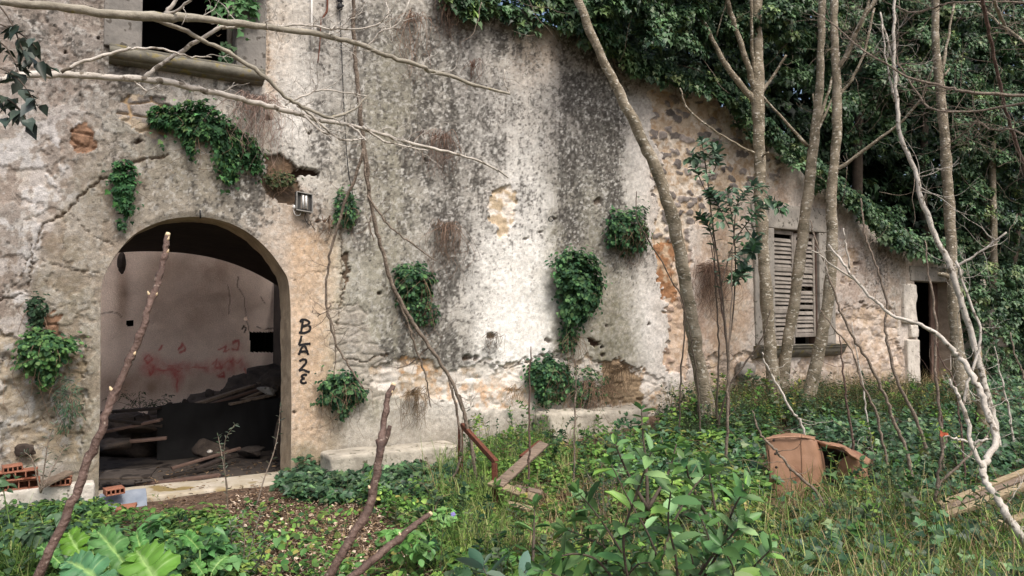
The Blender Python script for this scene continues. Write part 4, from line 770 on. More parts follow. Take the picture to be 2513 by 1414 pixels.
W_ = [('slim grey whip rising beside the right window jamb and leaning left at its top', [(2112, 487, 5), (2120, 560, 6), (2130, 600, 7), (2150, 650, 7), (2165, 700, 8), (2178, 745, 9), (2172, 800, 9), (2185, 870, 10), (2200, 930, 11), (2241, 1015, 11), (2272, 1100, 12)], 8.0, M_BARKG),
      ('dark red tipped whip crossing the right half of the shutter', [(1988, 540, 4), (2000, 590, 6), (2025, 650, 7), (2045, 710, 8), (2065, 770, 8), (2095, 830, 9), (2140, 905, 10), (2173, 975, 11), (2197, 1040, 12), (2221, 1100, 12), (2245, 1190, 13)], 7.0, M_BARKG),
      ('whip running down to the weeds right of the window sill', [(2012, 760, 4), (2050, 810, 5), (2090, 860, 6), (2115, 940, 8), (2149, 1009, 9), (2162, 1067, 9), (2178, 1140, 9)], 7.6, M_BARKG),
      ('straight reddish whip directly under the right end of the window sill', [(2060, 825, 4), (2068, 900, 6), (2075, 960, 7), (2083, 1020, 8), (2094, 1100, 9)], 8.2, M_BARKB),
      ('pale curved whip ending left of the window base, behind the torn armchair', [(1870, 865, 4), (1880, 895, 6), (1902, 935, 8), (1940, 1005, 9), (1964, 1036, 9), (1978, 1080, 9)], 8.3, M_BARKW),
      ('straight pale pole between the leaning trunk and the shutter', [(1798, 600, 4), (1796, 720, 6), (1790, 850, 7), (1786, 960, 9), (1785, 1060, 10), (1782, 1165, 11)], 7.8, M_BARKG),
      ('dark thin stem rising through the dry root tangle', [(1750, 560, 3), (1754, 660, 5), (1760, 760, 6), (1764, 860, 6), (1760, 985, 7)], 9.6, M_BARKD),
      ('second dark stem right of the dry root tangle', [(1742, 590, 3), (1760, 690, 5), (1776, 790, 6), (1788, 900, 7), (1784, 1010, 7)], 9.3, M_BARKB),
      ('brown whip leaning right across the bottom left of the window jamb', [(1890, 760, 3), (1870, 830, 5), (1830, 890, 6), (1795, 940, 7), (1770, 1010, 7)], 9.4, M_BARKD),
      ('thin whip before the small doorway, left of the knotted trunk', [(2270, 590, 4), (2276, 660, 6), (2290, 740, 8), (2298, 830, 9), (2294, 900, 9), (2300, 960, 10), (2308, 1050, 10)], 7.6, M_BARKG),
      ('short pale whip at the right edge beneath the forked background trunk', [(2480, 815, 4), (2490, 870, 6), (2509, 915, 7), (2535, 985, 8)], 7.0, M_BARKG),
      ('rust brown upright stem before the lowest clump of the wall plants', [(1303, 850, 4), (1300, 950, 6), (1299, 1060, 7), (1297, 1160, 8), (1290, 1230, 9)], 6.6, M_BARKB),
      ('grey upright stem beside the right end of the stone trough', [(1414, 880, 3), (1413, 960, 5), (1411, 1040, 6), (1409, 1120, 6)], 7.4, M_BARKG),
      ('brown stem leaning over the leather armchair', [(1846, 1008, 4), (1858, 1045, 7), (1872, 1074, 8), (1899, 1100, 9), (1925, 1130, 9), (1947, 1159, 10), (2000, 1205, 11)], 6.3, M_BARKG),
      ('pale hooked stem at the right, holding a dry orange leaf at its tip', [(2318, 1072, 6), (2345, 1076, 8), (2385, 1086, 9), (2424, 1078, 9)], 5.8, M_BARKW),
      ('forked grey stem slanting between the whips and the timber', [(2424, 1070, 7), (2395, 1100, 8), (2350, 1145, 9), (2305, 1190, 10), (2296, 1220, 10)], 6.1, M_BARKG),
      ('short brown whip in front of the small doorway, nearest its dark opening', [(2290, 825, 3), (2296, 900, 5), (2303, 980, 6), (2312, 1050, 7)], 8.4, M_BARKB),
      ('thin reddish whip leaning right from the small doorway to the fallen timber', [(2291, 830, 3), (2310, 880, 4), (2345, 945, 6), (2352, 1010, 6), (2360, 1070, 7)], 7.4, M_BARKB),
      ('thin pale whip left of the whip beside the window jamb, ending in weeds', [(2091, 790, 3), (2100, 850, 4), (2118, 946, 6), (2128, 1030, 6), (2140, 1090, 7)], 8.6, M_BARKW),
      ('pale whip right of the background trunks, low in the scrub', [(2440, 850, 3), (2457, 930, 6), (2470, 980, 7), (2481, 1040, 7)], 8.8, M_BARKW),
      ('thin brown whip rising beside the foot of the leaning trunk', [(1668, 730, 3), (1690, 800, 4), (1700, 860, 5), (1712, 930, 6), (1716, 1010, 6)], 9.0, M_BARKD),
      ('thin brown whip crossing the orange clay patch of the wall', [(1562, 470, 3), (1564, 540, 4), (1610, 620, 5), (1650, 690, 5), (1680, 760, 5), (1672, 900, 6), (1668, 1000, 6)], 9.2, M_BARKD),
      ('upright stub beside the forked slanting stem', [(2322, 1075, 6), (2310, 1120, 9), (2302, 1170, 10), (2296, 1230, 11)], 6.1, M_BARKG)]
for lab, pts, Y, m_ in W_:
    h_ = 'hook' in lab or 'forked' in lab
    tree('sapling', lab, 'sapling', pts if h_ else low(pts, Y), [], Y, mat=m_, group='thin whips growing in the weeds', tw=1 if h_ else 5, twl=(.15, .6), r0=.003, knob=.06, trunkname='stem', n=7, twk=0)
tree('tree_stump', 'pale broken stump between the white saplings at the right', 'stump', low([(2395, 852, 24), (2402, 900, 30), (2410, 960, 34), (2415, 1010, 40)], 9.8), [], 9.8, mat=M_WOODY, knob=.05)
# bare twiggy boughs reaching in from a tree beyond the right edge
rt = at(2760, 700, 8.2); rtree = thing('overhanging_tree', [rt[0], rt[1], float(ground(rt[0], rt[1]))], 'bare tree reaching in from the right with fine drooping twigs', 'tree')
S = spline(np.array([[rt[0], rt[1], -.1], [rt[0] + .05, rt[1], 2], [rt[0] - .05, rt[1] + .1, 4], [rt[0], rt[1], 6.6]]), 6); mk('trunk', [tube(S, np.linspace(.12, .07, len(S)), 12)], M_BARK, rtree, True)
tws = []
for pts, k, m_ in [([(2760, 250, 20), (2513, 235, 12), (2373, 226, 11), (2318, 212, 10), (2223, 188, 8), (2155, 145, 7), (2108, 116, 6), (2053, 66, 5), (1992, 24, 3)], 10, M_BARKG), ([(2760, 215, 18), (2513, 252, 9), (2393, 273, 8), (2291, 269, 8), (2257, 236, 7), (2210, 165, 5), (2190, 110, 4)], 8, M_BARKG), ([(2760, 20, 16), (2513, 8, 7), (2345, 6, 6), (2290, 20, 6), (2237, 30, 5), (2195, 14, 4)], 6, M_BARKG),
                   ([(2404, -40, 14), (2418, 40, 13), (2434, 110, 12), (2450, 190, 11), (2474, 290, 11), (2500, 370, 12), (2560, 520, 14)], 6, M_BARKB), ([(2760, 300, 14), (2600, 200, 10), (2513, 105, 9), (2450, 55, 8), (2400, 10, 6)], 6, M_BARK), ([(2700, 480, 10), (2513, 330, 7), (2440, 320, 6), (2400, 300, 5), (2360, 330, 4), (2330, 350, 3)], 6, M_BARKG), ([(2440, 0, 12), (2455, 40, 12), (2470, 80, 12)], 3, M_BARKM)]:
    k = int(k * 3.6); P, R = pxpath(pts, 8.2, 9.4, 5, .02); mk('branch', [tube(P, R, 7, knob=.05)], m_, rtree, True); tws += twigs(P, R, k, .25, .8, up=-.05, r0=.004, lvl=1, lo_t=.25, crook=.28)
mk('crown', tws, M_BARKG, rtree, True)
# cut sticks in the foreground
def stick(label, pts, Y0, Y1, m_, stub=None, buds=()):
    P, R = pxpath(pts, Y0, Y1, 5, .010); R = R * (.84 if pts[0][1] < 700 else .95); t = thing('cut_stick', [P[-1][0], P[-1][1], float(ground(P[-1][0], P[-1][1]))], label, 'stick', 'cut sticks in the foreground')
    mk('stem', [tube(P, R * (1 + sum(.22 * np.exp(-((np.arange(len(P)) / len(P) - k_) / .012) ** 2) for k_ in list(buds) + [.14, .31, .62])), 12, knob=.025)], m_, t, True); d = nrm(P[0] - P[1]); mk('cut_end', [tube(np.array([P[0] - d * .004, P[0] + d * .012]), [R[0] * 1.04, R[0] * .9], 12, knob=0)], M_CUT, t)
    for k in buds:
        i = int(k * (len(P) - 1)); s = nrm(np.cross(P[i + 1] - P[i], [0, 1, 0]))[None][0] * RNG.choice([-1, 1]); s = nrm(s + np.array([0, -.5, 0])); q = P[i] + s * R[i] * .8
        mk('bud_scar', [tube(np.array([q - s * .004, q + s * .006 + np.array([0, 0, .006]), q + s * .010 + np.array([0, 0, .016])]), [R[i] * .5, R[i] * .4, R[i] * .12], 7)], M_CUT, t, True)
    if stub: Ps, Rs = pxpath(stub, Y0 + .3, Y0 + .3, 4); mk('side_stub', [tube(Ps, Rs, 9)], m_, t, True)
stick('long brown cut stick leaning right in front of the arched entrance', [(411, 578, 20), (406, 615, 22), (395, 660, 24), (383, 705, 26), (368, 745, 26), (352, 800, 28), (330, 860, 29), (308, 905, 30), (285, 960, 32), (262, 1010, 32), (245, 1070, 33), (215, 1130, 34), (196, 1190, 35), (165, 1260, 36), (130, 1340, 37), (92, 1414, 38), (-60, 1750, 42), (-200, 2060, 46)], 3.2, 2.7, M_BARKB, buds=(.03, .08, .2, .22, .37, .48))
stick('upright brown cut stick with a side stub at the centre of the foreground', [(965, 946, 19), (952, 975, 20), (945, 1020, 22), (938, 1060, 24), (935, 1085, 30), (930, 1120, 28), (922, 1180, 29), (912, 1225, 30), (897, 1265, 32), (870, 1305, 31), (845, 1350, 31), (815, 1400, 31), (740, 1520, 33), (660, 1650, 34)], 4.3, 3.9, M_BARKB, stub=[(957, 1045, 14), (950, 1070, 18), (936, 1100, 24)], buds=(.06, .3, .5))
stick('short brown stick lying slanted at the bottom left of centre', [(1055, 1262, 18), (1015, 1290, 22), (985, 1318, 25), (950, 1345, 27), (915, 1375, 28), (868, 1412, 28), (760, 1490, 30), (640, 1590, 30)], 4.5, 3.9, M_BARKB, buds=(.3,))

# ================================================================ IVY AND PLANTS ON THE WALL
UPV = np.array([0, 0, 1.0]); NV = np.array([NX, NY, 0.0]); TOC = np.array([0, -1.0, 0])
def clumps(Cc, O, r, m, size, tmpl, cols, w, spread=.65, droop=1.0, v=.25):
    """leaf sprays: for each centre a dome of m leaves facing out along O"""
    n = len(Cc); r = np.broadcast_to(np.asarray(r, float), (n,)); ci = np.repeat(np.arange(n), m); k = len(ci)
    d = nrm(rv(k) + O[ci] * 1.1); rad = r[ci] * RNG.uniform(.45, 1.05, k)
    P = Cc[ci] + d * rad[:, None] * np.array([1, 1, .8]); N = nrm(d * .7 + O[ci] * .5 + UPV * .35 + rv(k) * spread * .6)
    T = nrm(-UPV * droop + d * .5 + rv(k) * .5); S = size * RNG.uniform(.65, 1.25, k)
    base = greens(n, cols, w, .34)[ci]; C = base * .55 + greens(k, cols, w, v) * .45
    return leaves(P, N, T, S, tmpl, C)
IVP = [(1070, -60), (1090, 30), (1140, 60), (1200, 40), (1260, 60), (1300, 95), (1340, 70), (1385, 80), (1420, 110), (1480, 130), (1530, 165), (1560, 205), (1620, 220), (1680, 232), (1755, 262), (1800, 315), (1850, 352), (1900, 370), (1960, 420), (2000, 470), (2060, 505), (2110, 560), (2170, 600), (2230, 640), (2290, 660), (2345, 700), (2365, 850), (2370, 960), (2420, 1000), (2513, 1000), (2700, 980), (2700, -160), (1070, -160)]
GAP = [(1928, 222), (1990, 228), (1982, 250), (1940, 252)]
def ivy_pts(poly, n):
    q = samp(poly, n); m = inpoly(q[:, 0], q[:, 1], [(GAP[0][0] - 8, GAP[0][1] - 8), (GAP[1][0] + 4, GAP[1][1] - 8), (GAP[2][0] + 4, GAP[2][1] + 6), (GAP[3][0] - 8, GAP[3][1] + 6)]); return q[~m]
DARK = [(1640, 240, 110, 60, 1), (1780, 220, 90, 70, .8), (1930, 330, 70, 90, 1.1), (2180, 500, 110, 110, .9), (2080, 420, 60, 60, .8), (2460, 930, 80, 60, .8), (1540, 120, 30, 40, .5), (2300, 560, 60, 80, .6), (2420, 700, 60, 160, .5), (1880, 110, 30, 40, .3), (2250, 330, 50, 40, .5)]
q = ivy_pts(IVP, 5200); dk = np.clip(blob(q[:, 0], q[:, 1], DARK), 0, 1.2); lump = fb2(q[:, 0] / 95, q[:, 1] / 70, 3, 33)
keep = RNG.random(len(q)) > dk * .8; q = q[keep]; dk = dk[keep]; lump = lump[keep]
top_ = np.exp(-.5 * ((q[:, 0] - 1680) / 260) ** 4) * sstep(190, 120, q[:, 1]); off = .12 + 2.0 * (lump - .42) - 1.3 * dk + .35 * top_; far = sstep(2250, 2420, q[:, 0]); off = np.where(q[:, 0] < 1420, .06 + .1 * RNG.random(len(q)), off); off = np.clip(off, -1.3, 1.0)
Pc = onwall(q[:, 0], q[:, 1], 0.0); d_ = nrm(Pc - np.array([0, 0, CAMZ])); Pc = Pc - d_ * (off / np.abs(d_ @ NV))[:, None]
O = nrm(NV * .8 + UPV * .55 + rv(len(q)) * .5)
# fringe spilling forward over the broken edge
e_ = np.array([(1400, 60), (1440, 92), (1480, 128), (1530, 160), (1560, 176), (1650, 212), (1760, 246), (1850, 318), (1900, 364), (1990, 434), (2060, 482), (2140, 564), (2210, 612), (2290, 640), (2345, 655)], float); tt_ = RNG.random(520) * (len(e_) - 1); i_ = tt_.astype(int); f_ = (tt_ - i_)[:, None]; eq = e_[i_] * (1 - f_) + e_[np.minimum(i_ + 1, len(e_) - 1)] * f_
eq[:, 1] += RNG.uniform(-40, 6, 520) + 34 * (fb2(eq[:, 0] / 34, eq[:, 0] * 0, 3, 66) - .42) * (eq[:, 0] > 1450); Pe = onwall(eq[:, 0], eq[:, 1], 0.0); de = nrm(Pe - np.array([0, 0, CAMZ])); Pe = Pe - de * (RNG.uniform(.05, .34, 520) / np.abs(de @ NV))[:, None]
q = np.vstack([q, eq]); Pc = np.vstack([Pc, Pe]); O = np.vstack([O, nrm(NV * .9 + UPV * .5 + rv(520) * .5)])
thin = q[:, 0] < 1420
uq = (Pc[:, 0] - P0[0]) * DX + (Pc[:, 1] - P0[1]) * DY
# the ivy hanging over the broken wall top is one plant; the thicket behind and beyond it is cut by trunk into trees
wallivy = thing('ivy', WP(4.0, .3, .1), 'dense dark green ivy hanging over the broken top and sloping edge of the wall', 'ivy')
sel = (q[:, 0] < 2080)
dd = np.where(thin[:, None], 0, 1)
xq = samp([(2338, 655), (2470, 660), (2480, 1010), (2350, 1000)], 210); Px = onwall(xq[:, 0], xq[:, 1], 0.0) + NV * RNG.uniform(.08, .5, (210, 1)); xtra = clumps(Px, nrm(NV * .8 + UPV * .5 + rv(210) * .5), RNG.uniform(.12, .24, 210), 24, .08, IVY, G_IVY, W_IVY)
mk('foliage', [xtra, clumps(Pc[sel & thin], O[sel & thin], .12, 8, .10, IVY, G_IVY, W_IVY), clumps(Pc[sel & ~thin], O[sel & ~thin], RNG.uniform(.10, .2, (sel & ~thin).sum()), 30, .068, IVY, G_IVY, W_IVY)], M_LEAF, wallivy)
st_ = []
for x0, y0, x1, y1 in [(1090, -20, 1130, 50), (1180, 20, 1280, 60), (1285, 20, 1320, 95), (1340, 20, 1385, 110), (1230, -20, 1320, 40), (1380, -20, 1395, 95), (1440, 60, 1410, 120), (1500, 120, 1540, 200), (1660, 210, 1690, 260), (1400, -30, 1600, 90), (1120, 5, 1330, 25), (1600, 150, 1750, 190)]:
    a, b = onwall(x0, y0, .12), onwall(x1, y1, .08); m_ = (a + b) / 2 + rv(1)[0] * .1; st_.append(tube(spline(np.array([a, m_, b]), 5), np.linspace(.012, .004, 11), 5))
for x_, y_ in samp(IVP, 46):
    c_ = onwall(x_, min(y_, 600), RNG.uniform(.3, .7)); st_.append(runner(c_, rv(1)[0] + [0, 0, -.4], RNG.uniform(.4, 1.3), .007))
for s_ in st_: mk('stem', [s_], M_BARKG, wallivy, True)
TRX = [(2130, 'ivy clad tree in the thicket behind the right end of the house', 15.2), (2290, 'ivy clad tree rising above the small doorway lintel', 17.0), (2440, 'ivy clad tree behind the forked background trunk', 18.4), (2620, 'ivy clad tree at the right edge of the thicket', 18.8)]
tid = np.argmin(np.abs(q[:, 0][:, None] - np.array([t[0] for t in TRX])[None]), 1)
q2 = ivy_pts([(1000, -260), (1040, -90), (1300, 10), (1420, 90), (1500, 130), (1760, 250), (2050, 520), (2330, 720), (2345, 1010), (2760, 1010), (2760, -200)], 9000)
b_off = RNG.uniform(1.2, 3.2, len(q2)); P2 = onwall(q2[:, 0], q2[:, 1], 0.0); d2_ = nrm(P2 - np.array([0, 0, CAMZ])); P2 = P2 + d2_ * (b_off / np.abs(d2_ @ NV))[:, None]
BTX = [(1450, 'ivy smothered tree behind the middle of the wall top', 13.2), (1660, 'ivy smothered tree directly behind the leaning trunk', 14.3), (1840, 'ivy smothered tree behind the three boughed trunk', 15.4), (1990, 'ivy smothered tree behind the shutter', 16.4)] + TRX
tid2 = np.argmin(np.abs(q2[:, 0][:, None] - np.array([t[0] for t in BTX])[None]), 1)
for k, (x, lab, Y) in enumerate(BTX):
    Yb = 8 + .512 * ((x - CX) / F * Y - P0[0]) / DX
    b = at(x, 900, Y); g = float(ground(b[0], b[1])); t = thing('ivy_clad_tree', [b[0], b[1], g], lab, 'tree', 'ivy covered trees behind and beside the house')
    S = spline(np.array([[b[0], b[1], g - .2], [b[0] + .1, b[1], g + 2], [b[0] - .1, b[1] + .1, g + 4], [b[0], b[1], g + 7]]), 5); mk('trunk', [tube(S, np.linspace(.16, .07, len(S)), 9)], M_BARKD, t, True)
    Ls = [clumps(P2[tid2 == k], nrm(NV * .8 + UPV * .5 + rv((tid2 == k).sum()) * .5), .36, 13, .19, IVY, [(44, 66, 48), (36, 56, 42), (60, 84, 56)], None)]
    if k >= 4:
        s2 = ~sel & (tid == k - 4); Ls.append(clumps(Pc[s2], O[s2], RNG.uniform(.12, .26, s2.sum()), 28, .074, IVY, G_IVY, W_IVY))
    mk('crown', Ls, M_LEAF, t)
# plants rooted in the wall
def wallplant(name, label, cat, x, y, rx, ry, dep, n, size, cols, w, tmpl=RND, hang=0, hanglen=.4, group=None, shape=None, hangc=(120, 100, 84), droop=.5):
    c = onwall(x, y, 0.02); s = np.linalg.norm(c[:2]) / F * 1.0; Yc = c[1]
    t = thing(name, c, label, cat, group); parts = []
    if n:
        if shape is not None: qq = samp(shape, n); qq = qq + RNG.normal(size=(n, 2)) * np.where(RNG.random((n, 1)) < .22, 13, 2.5) + (RNG.random((n, 1)) < .1) * np.abs(RNG.normal(size=(n, 1))) * np.array([[0, 24]]); qx, qy = qq[:, 0], qq[:, 1]; rad = np.full(n, .5)
        else:
            a = RNG.random(n) * 2 * math.pi; rad = np.sqrt(RNG.random(n)) ** .9; qx = x + rx * rad * np.cos(a); qy = y + ry * rad * np.sin(a)
            e = 1 + .75 * (fb2(np.cos(a) * 2.4 + x, np.sin(a) * 2.4 + y, 4, 3) - .5) * 2 + .22 * np.abs(RNG.normal(size=n)) * (RNG.random(n) < .3); qx = x + (qx - x) * e; qy = y + (qy - y) * e
        lump = fb2(qx / 16 + x, qy / 16, 3, 44); o = .03 + dep * (np.sqrt(np.clip(1.05 - rad ** 2, .02, 1)) * (.1 + 1.3 * lump)) * RNG.uniform(.45, 1.1, n)
        P = onwall(qx, qy, 0.0); dv = nrm(P - np.array([0, 0, CAMZ])); P = P - dv * (o / np.abs(dv @ NV))[:, None]
        rad3 = nrm(P - c + NV * .05); N = nrm(rad3 * .7 + UPV * .5 + NV * .4 + rv(n) * .55); T = nrm(rad3 * .8 - UPV * droop + rv(n) * .6)
        C = greens(n, cols, w, .22) * (.85 + .4 * lump)[:, None]
        mk('foliage', [leaves(P, N, T, size * RNG.uniform(.6, 1.25, n), tmpl, C)], M_LEAFM, t)
    st = []
    for _ in range(int(hang * .62)):
        a = c + np.array([DX, DY, 0]) * RNG.normal() * rx / F * Yc * .45 + UPV * RNG.uniform(-.4, .3) * ry / F * Yc; L = hanglen * RNG.uniform(.4, 1.15); out = dep * RNG.uniform(.3, 1.0); sx = RNG.normal() * .25 * L
        j1, j2 = rv(2) * L * .28; pts = [a, a + NV * out + np.array([DX, DY, 0]) * sx * .5 + UPV * RNG.uniform(-.02, .08), a + NV * out * .9 + np.array([DX, DY, 0]) * sx - UPV * L * .35 + j1, a + NV * out * .6 + np.array([DX, DY, 0]) * sx * .7 - UPV * L * .7 + j2 * .6, a + NV * out * .4 + np.array([DX, DY, 0]) * (sx * 1.1 + RNG.normal() * .05) - UPV * L]
        p_ = spline(np.array(pts), 4); st.append(tube(p_, np.linspace(.0030, .0011, len(p_)), 4, lin(np.array(hangc) * RNG.uniform(.75, 1.25)), knob=0))
    if n > 200:
        for _ in range(10 + n // 160):
            a = onwall(x + RNG.normal() * rx * .6, y + RNG.normal() * ry * .6, .05); st.append(runner(a, np.array([DX, DY, 0]) * RNG.normal() * .8 + UPV * RNG.uniform(-1, .25) + NV * .12, RNG.uniform(.25, .8) * max(rx, ry) / F * Yc * 1.4, .0028)[:2] + (lin(np.array((112, 98, 80)) * RNG.uniform(.7, 1.2)),))
    if st:
        for s_ in ([st] if len(st) > 8 else [[x_] for x_ in st]): mk('dry_stem', s_, M_DRY, t)
    return t
GW = [(66, 98, 64), (50, 82, 56), (90, 124, 80), (38, 64, 46)]
WPG = 'green plants rooted in the wall'; DPG = 'dry root tufts hanging on the wall'
wallplant('wall_plant', 'round green bush with dry hanging stems high on the wall, right of the streaks', 'wall plant', 1540, 565, 54, 48, .28, 1500, .055, GW, None, hang=60, hanglen=.62, group=WPG)
wallplant('wall_plant', 'long upright green bush at the middle of the wall', 'wall plant', 1422, 700, 56, 92, .30, 3000, .058, GW, None, hang=14, hanglen=.5, group=WPG, shape=[(1368, 640), (1380, 622), (1420, 618), (1450, 622), (1470, 650), (1476, 700), (1468, 745), (1440, 768), (1428, 790), (1395, 790), (1380, 770), (1388, 730), (1372, 690)])
wallplant('wall_plant', 'small sparse green tail below the long upright bush', 'wall plant', 1396, 825, 20, 30, .12, 260, .05, GW, None, hang=50, hanglen=.8, group=WPG)
wallplant('wall_plant', 'loose green plant on the grey part of the wall beside the dead stem', 'wall plant', 1012, 695, 46, 42, .22, 1000, .05, GW, None, hang=30, hanglen=.5, group=WPG)
wallplant('wall_plant', 'thin trailing plant on the wall right below the loose green plant', 'wall plant', 1035, 760, 34, 36, .14, 360, .042, GW, None, hang=24, hanglen=.45, group=WPG)
wallplant('wall_plant', 'narrow green tuft behind the cable right of the lamp', 'wall plant', 850, 515, 26, 44, .14, 420, .042, GW, None, hang=14, hanglen=.4, group=WPG)
wallplant('wall_plant', 'green bush low on the wall right of the entrance pier', 'wall plant', 842, 962, 50, 44, .22, 900, .046, GW, None, hang=44, hanglen=.5, group=WPG)
wallplant('wall_plant', 'green bush at the foot of the wall above the stone trough', 'wall plant', 1350, 925, 48, 54, .24, 1300, .052, GW, None, hang=26, hanglen=.45, group=WPG)
wallplant('wall_plant', 'leafy bush with brown hanging stalks just above the stone trough', 'wall plant', 1440, 950, 50, 40, .24, 380, .05, GW, None, hang=150, hanglen=.7, group=WPG, hangc=(132, 110, 92))
wallplant('wall_plant', 'bushy green plant on the pier left of the entrance', 'wall plant', 110, 870, 66, 56, .24, 1500, .042, [(68, 102, 60), (50, 82, 54), (94, 128, 76)], None, hang=20, hanglen=.5, group=WPG)
wallplant('wall_plant', 'sparse weed on the pier left of the entrance, below the bushy plant', 'wall plant', 165, 985, 34, 66, .16, 240, .055, [(84, 108, 84), (70, 92, 74)], None, tmpl=LAN, hang=10, hanglen=.35, group=WPG)
wallplant('wall_plant', 'dark little plant hanging on a stalk above the bushy pier plant', 'wall plant', 92, 760, 18, 36, .10, 240, .036, [(52, 74, 52), (40, 60, 44)], None, hang=8, hanglen=.3, group=WPG)
wallplant('wall_plant', 'tiny green tuft under the arch ivy on the left of the arch', 'wall plant', 298, 552, 8, 14, .07, 60, .036, GW, None, group=WPG)
wallplant('wall_plant', 'small dark fern in the earthy hole above the lamp', 'wall plant', 690, 440, 34, 16, .08, 260, .034, [(62, 76, 52), (80, 88, 58)], None, hang=24, hanglen=.2, group=WPG)
wallplant('wall_plant', 'small green plant on the left jamb stone of the shuttered window', 'wall plant', 1838, 606, 14, 14, .12, 90, .05, GW, None, group=WPG)
wallplant('ivy', 'small ivy patch climbing left of the arch top', 'ivy', 304, 450, 30, 64, .10, 480, .05, [(54, 92, 58), (70, 112, 66), (44, 76, 50)], None, tmpl=IVY, group='ivy patches on the plaster', shape=[(285, 395), (318, 392), (330, 420), (326, 470), (322, 520), (300, 520), (282, 480), (276, 430)], droop=1)
wallplant('ivy', 'curved band of ivy across the plaster between the arch and the upper window', 'ivy', 520, 320, 120, 90, .12, 2300, .052, [(54, 88, 56), (70, 106, 64), (42, 70, 48), (98, 126, 76)], [.4, .25, .25, .1], tmpl=IVY, hang=10, hanglen=.4, group='ivy patches on the plaster', shape=[(362, 268), (400, 256), (430, 262), (470, 246), (510, 250), (545, 280), (590, 318), (625, 340), (645, 380), (640, 425), (610, 410), (580, 400), (578, 440), (560, 452), (540, 410), (520, 345), (480, 335), (475, 380), (460, 372), (450, 320), (410, 318), (370, 300)], droop=1)
wallplant('ivy', 'ivy trailing through the upper window at its right jamb', 'ivy', 596, 30, 34, 40, .14, 260, .085, [(84, 124, 80), (104, 144, 96)], None, tmpl=IVY, group='ivy patches on the plaster', shape=[(520, -60), (640, -60), (628, 20), (612, 50), (590, 66), (560, 40), (510, 10)], droop=1)
wallplant('ivy', 'few ivy leaves hanging at the bottom right corner of the upper window', 'ivy', 556, 130, 14, 30, .08, 50, .06, [(64, 92, 62)], None, tmpl=IVY, group='ivy patches on the plaster', droop=1)
for x, y, rx, ry, L, n, lab, hc in [(1088, 560, 36, 20, .6, 110, 'reddish dry tuft on the grey wall, lower of the two under the long bough', (132, 112, 98)), (1076, 340, 34, 16, .5, 100, 'greyish dry tuft beside the tip of the long bough', (130, 108, 96)), (1010, 50, 24, 14, .75, 60, 'dry hanging stems near the top of the wall, left of the ivy', (136, 112, 96)), (1096, 20, 26, 14, .5, 90, 'brown dry tuft just under the ivy at the top of the wall', (112, 94, 82)), (1736, 660, 44, 30, .75, 260, 'large dense brown root tangle between the leaning trunk and the shutter', (116, 96, 84)),
                              (620, 250, 40, 24, .75, 160, 'pinkish dry roots hanging under the right end of the upper window sill', (146, 126, 116)), (1160, 165, 14, 10, .3, 30, 'tiny dry tuft in the middle of the top wall', (120, 92, 80)), (1206, 828, 18, 6, .22, 34, 'tiny dry nest like tuft in a hole of the white plaster', (104, 88, 72)), (1010, 965, 26, 16, .4, 90, 'dry tuft at the foot of the wall behind the cut stick', (118, 100, 78)), (1510, 905, 50, 14, .35, 70, 'dry brown growth in the broken plaster above the trough', (108, 92, 74)), (800, 545, 20, 10, .22, 30, 'little dry tuft in the broken plaster below the lamp', (104, 82, 66)), (1260, 955, 40, 16, .25, 30, 'dry stalks at the foot of the white plaster', (150, 122, 90))]:
    wallplant('dry_tuft', lab, 'dry plant', x, y, rx, ry, .16 if n < 200 else .26, 0, .03, GW, None, hang=n, hanglen=L, group=DPG, hangc=hc)

# ================================================================ THINGS ON THE GROUND
def wthing(name, parts, mat, label, cat, group=None, smooth=True): return mk(name, parts, mat, None, smooth, label, cat, group)
q = uzl([(812, 1118), (1130, 1106)], .5); bz0 = float(q[:, 1].mean())
wthing('stone_bench', [boxv(q[0, 0], q[1, 0], -.2, bz0 + .03, .06, .5, r=.04, amp=.04, res=.045, fr=4, seed=31)], M_BENCH, 'long low stone bench along the wall, half buried in ivy, right of the entrance', 'bench')
q = uzl([(1352, 1000), (1600, 1012)], .5); tz0 = float(q[:, 1].mean())
wthing('stone_trough', [boxv(q[0, 0], q[1, 0] * .42 + q[0, 0] * .58, .0, tz0, .02, .52, r=.07, amp=.05, res=.04, fr=5, seed=32), boxv(q[1, 0] * .425 + q[0, 0] * .575, q[1, 0], .0, tz0 - .03, .02, .46, r=.06, amp=.05, res=.04, fr=5, seed=33)], M_BENCH, 'rough pale stone ledge jutting from the wall below the wall plants', 'ledge')
for (x, y, rx, ry, rz, lab, sd) in [(1660, 1015, .34, .22, .16, 'grey boulder at the wall foot right of the stone ledge', 3), (1830, 910, .16, .12, .14, 'round grey stone protruding at the wall foot left of the window', 5), (60, 1105, .10, .03, .06, 'dark grey stone bulging from the pier foot above the hollow bricks', 6)]:
    c = onwall(x, y, .1 if sd != 6 else -.0); wthing('boulder', [rock(c, rx, ry, rz, sd)], M_STONE if sd != 6 else M_RUBBLE, lab, 'stone')
q = uzl([(0, 1196), (240, 1185)], .12)
wthing('kerb_stone', [boxv(-3.5, float(q[1, 0]) - .02, -.5, float(q[:, 1].mean()), .02, .2, r=.03, amp=.025, seed=35)], M_PALE, 'pale stone kerb under the stacked hollow bricks, left of the entrance', 'kerb')
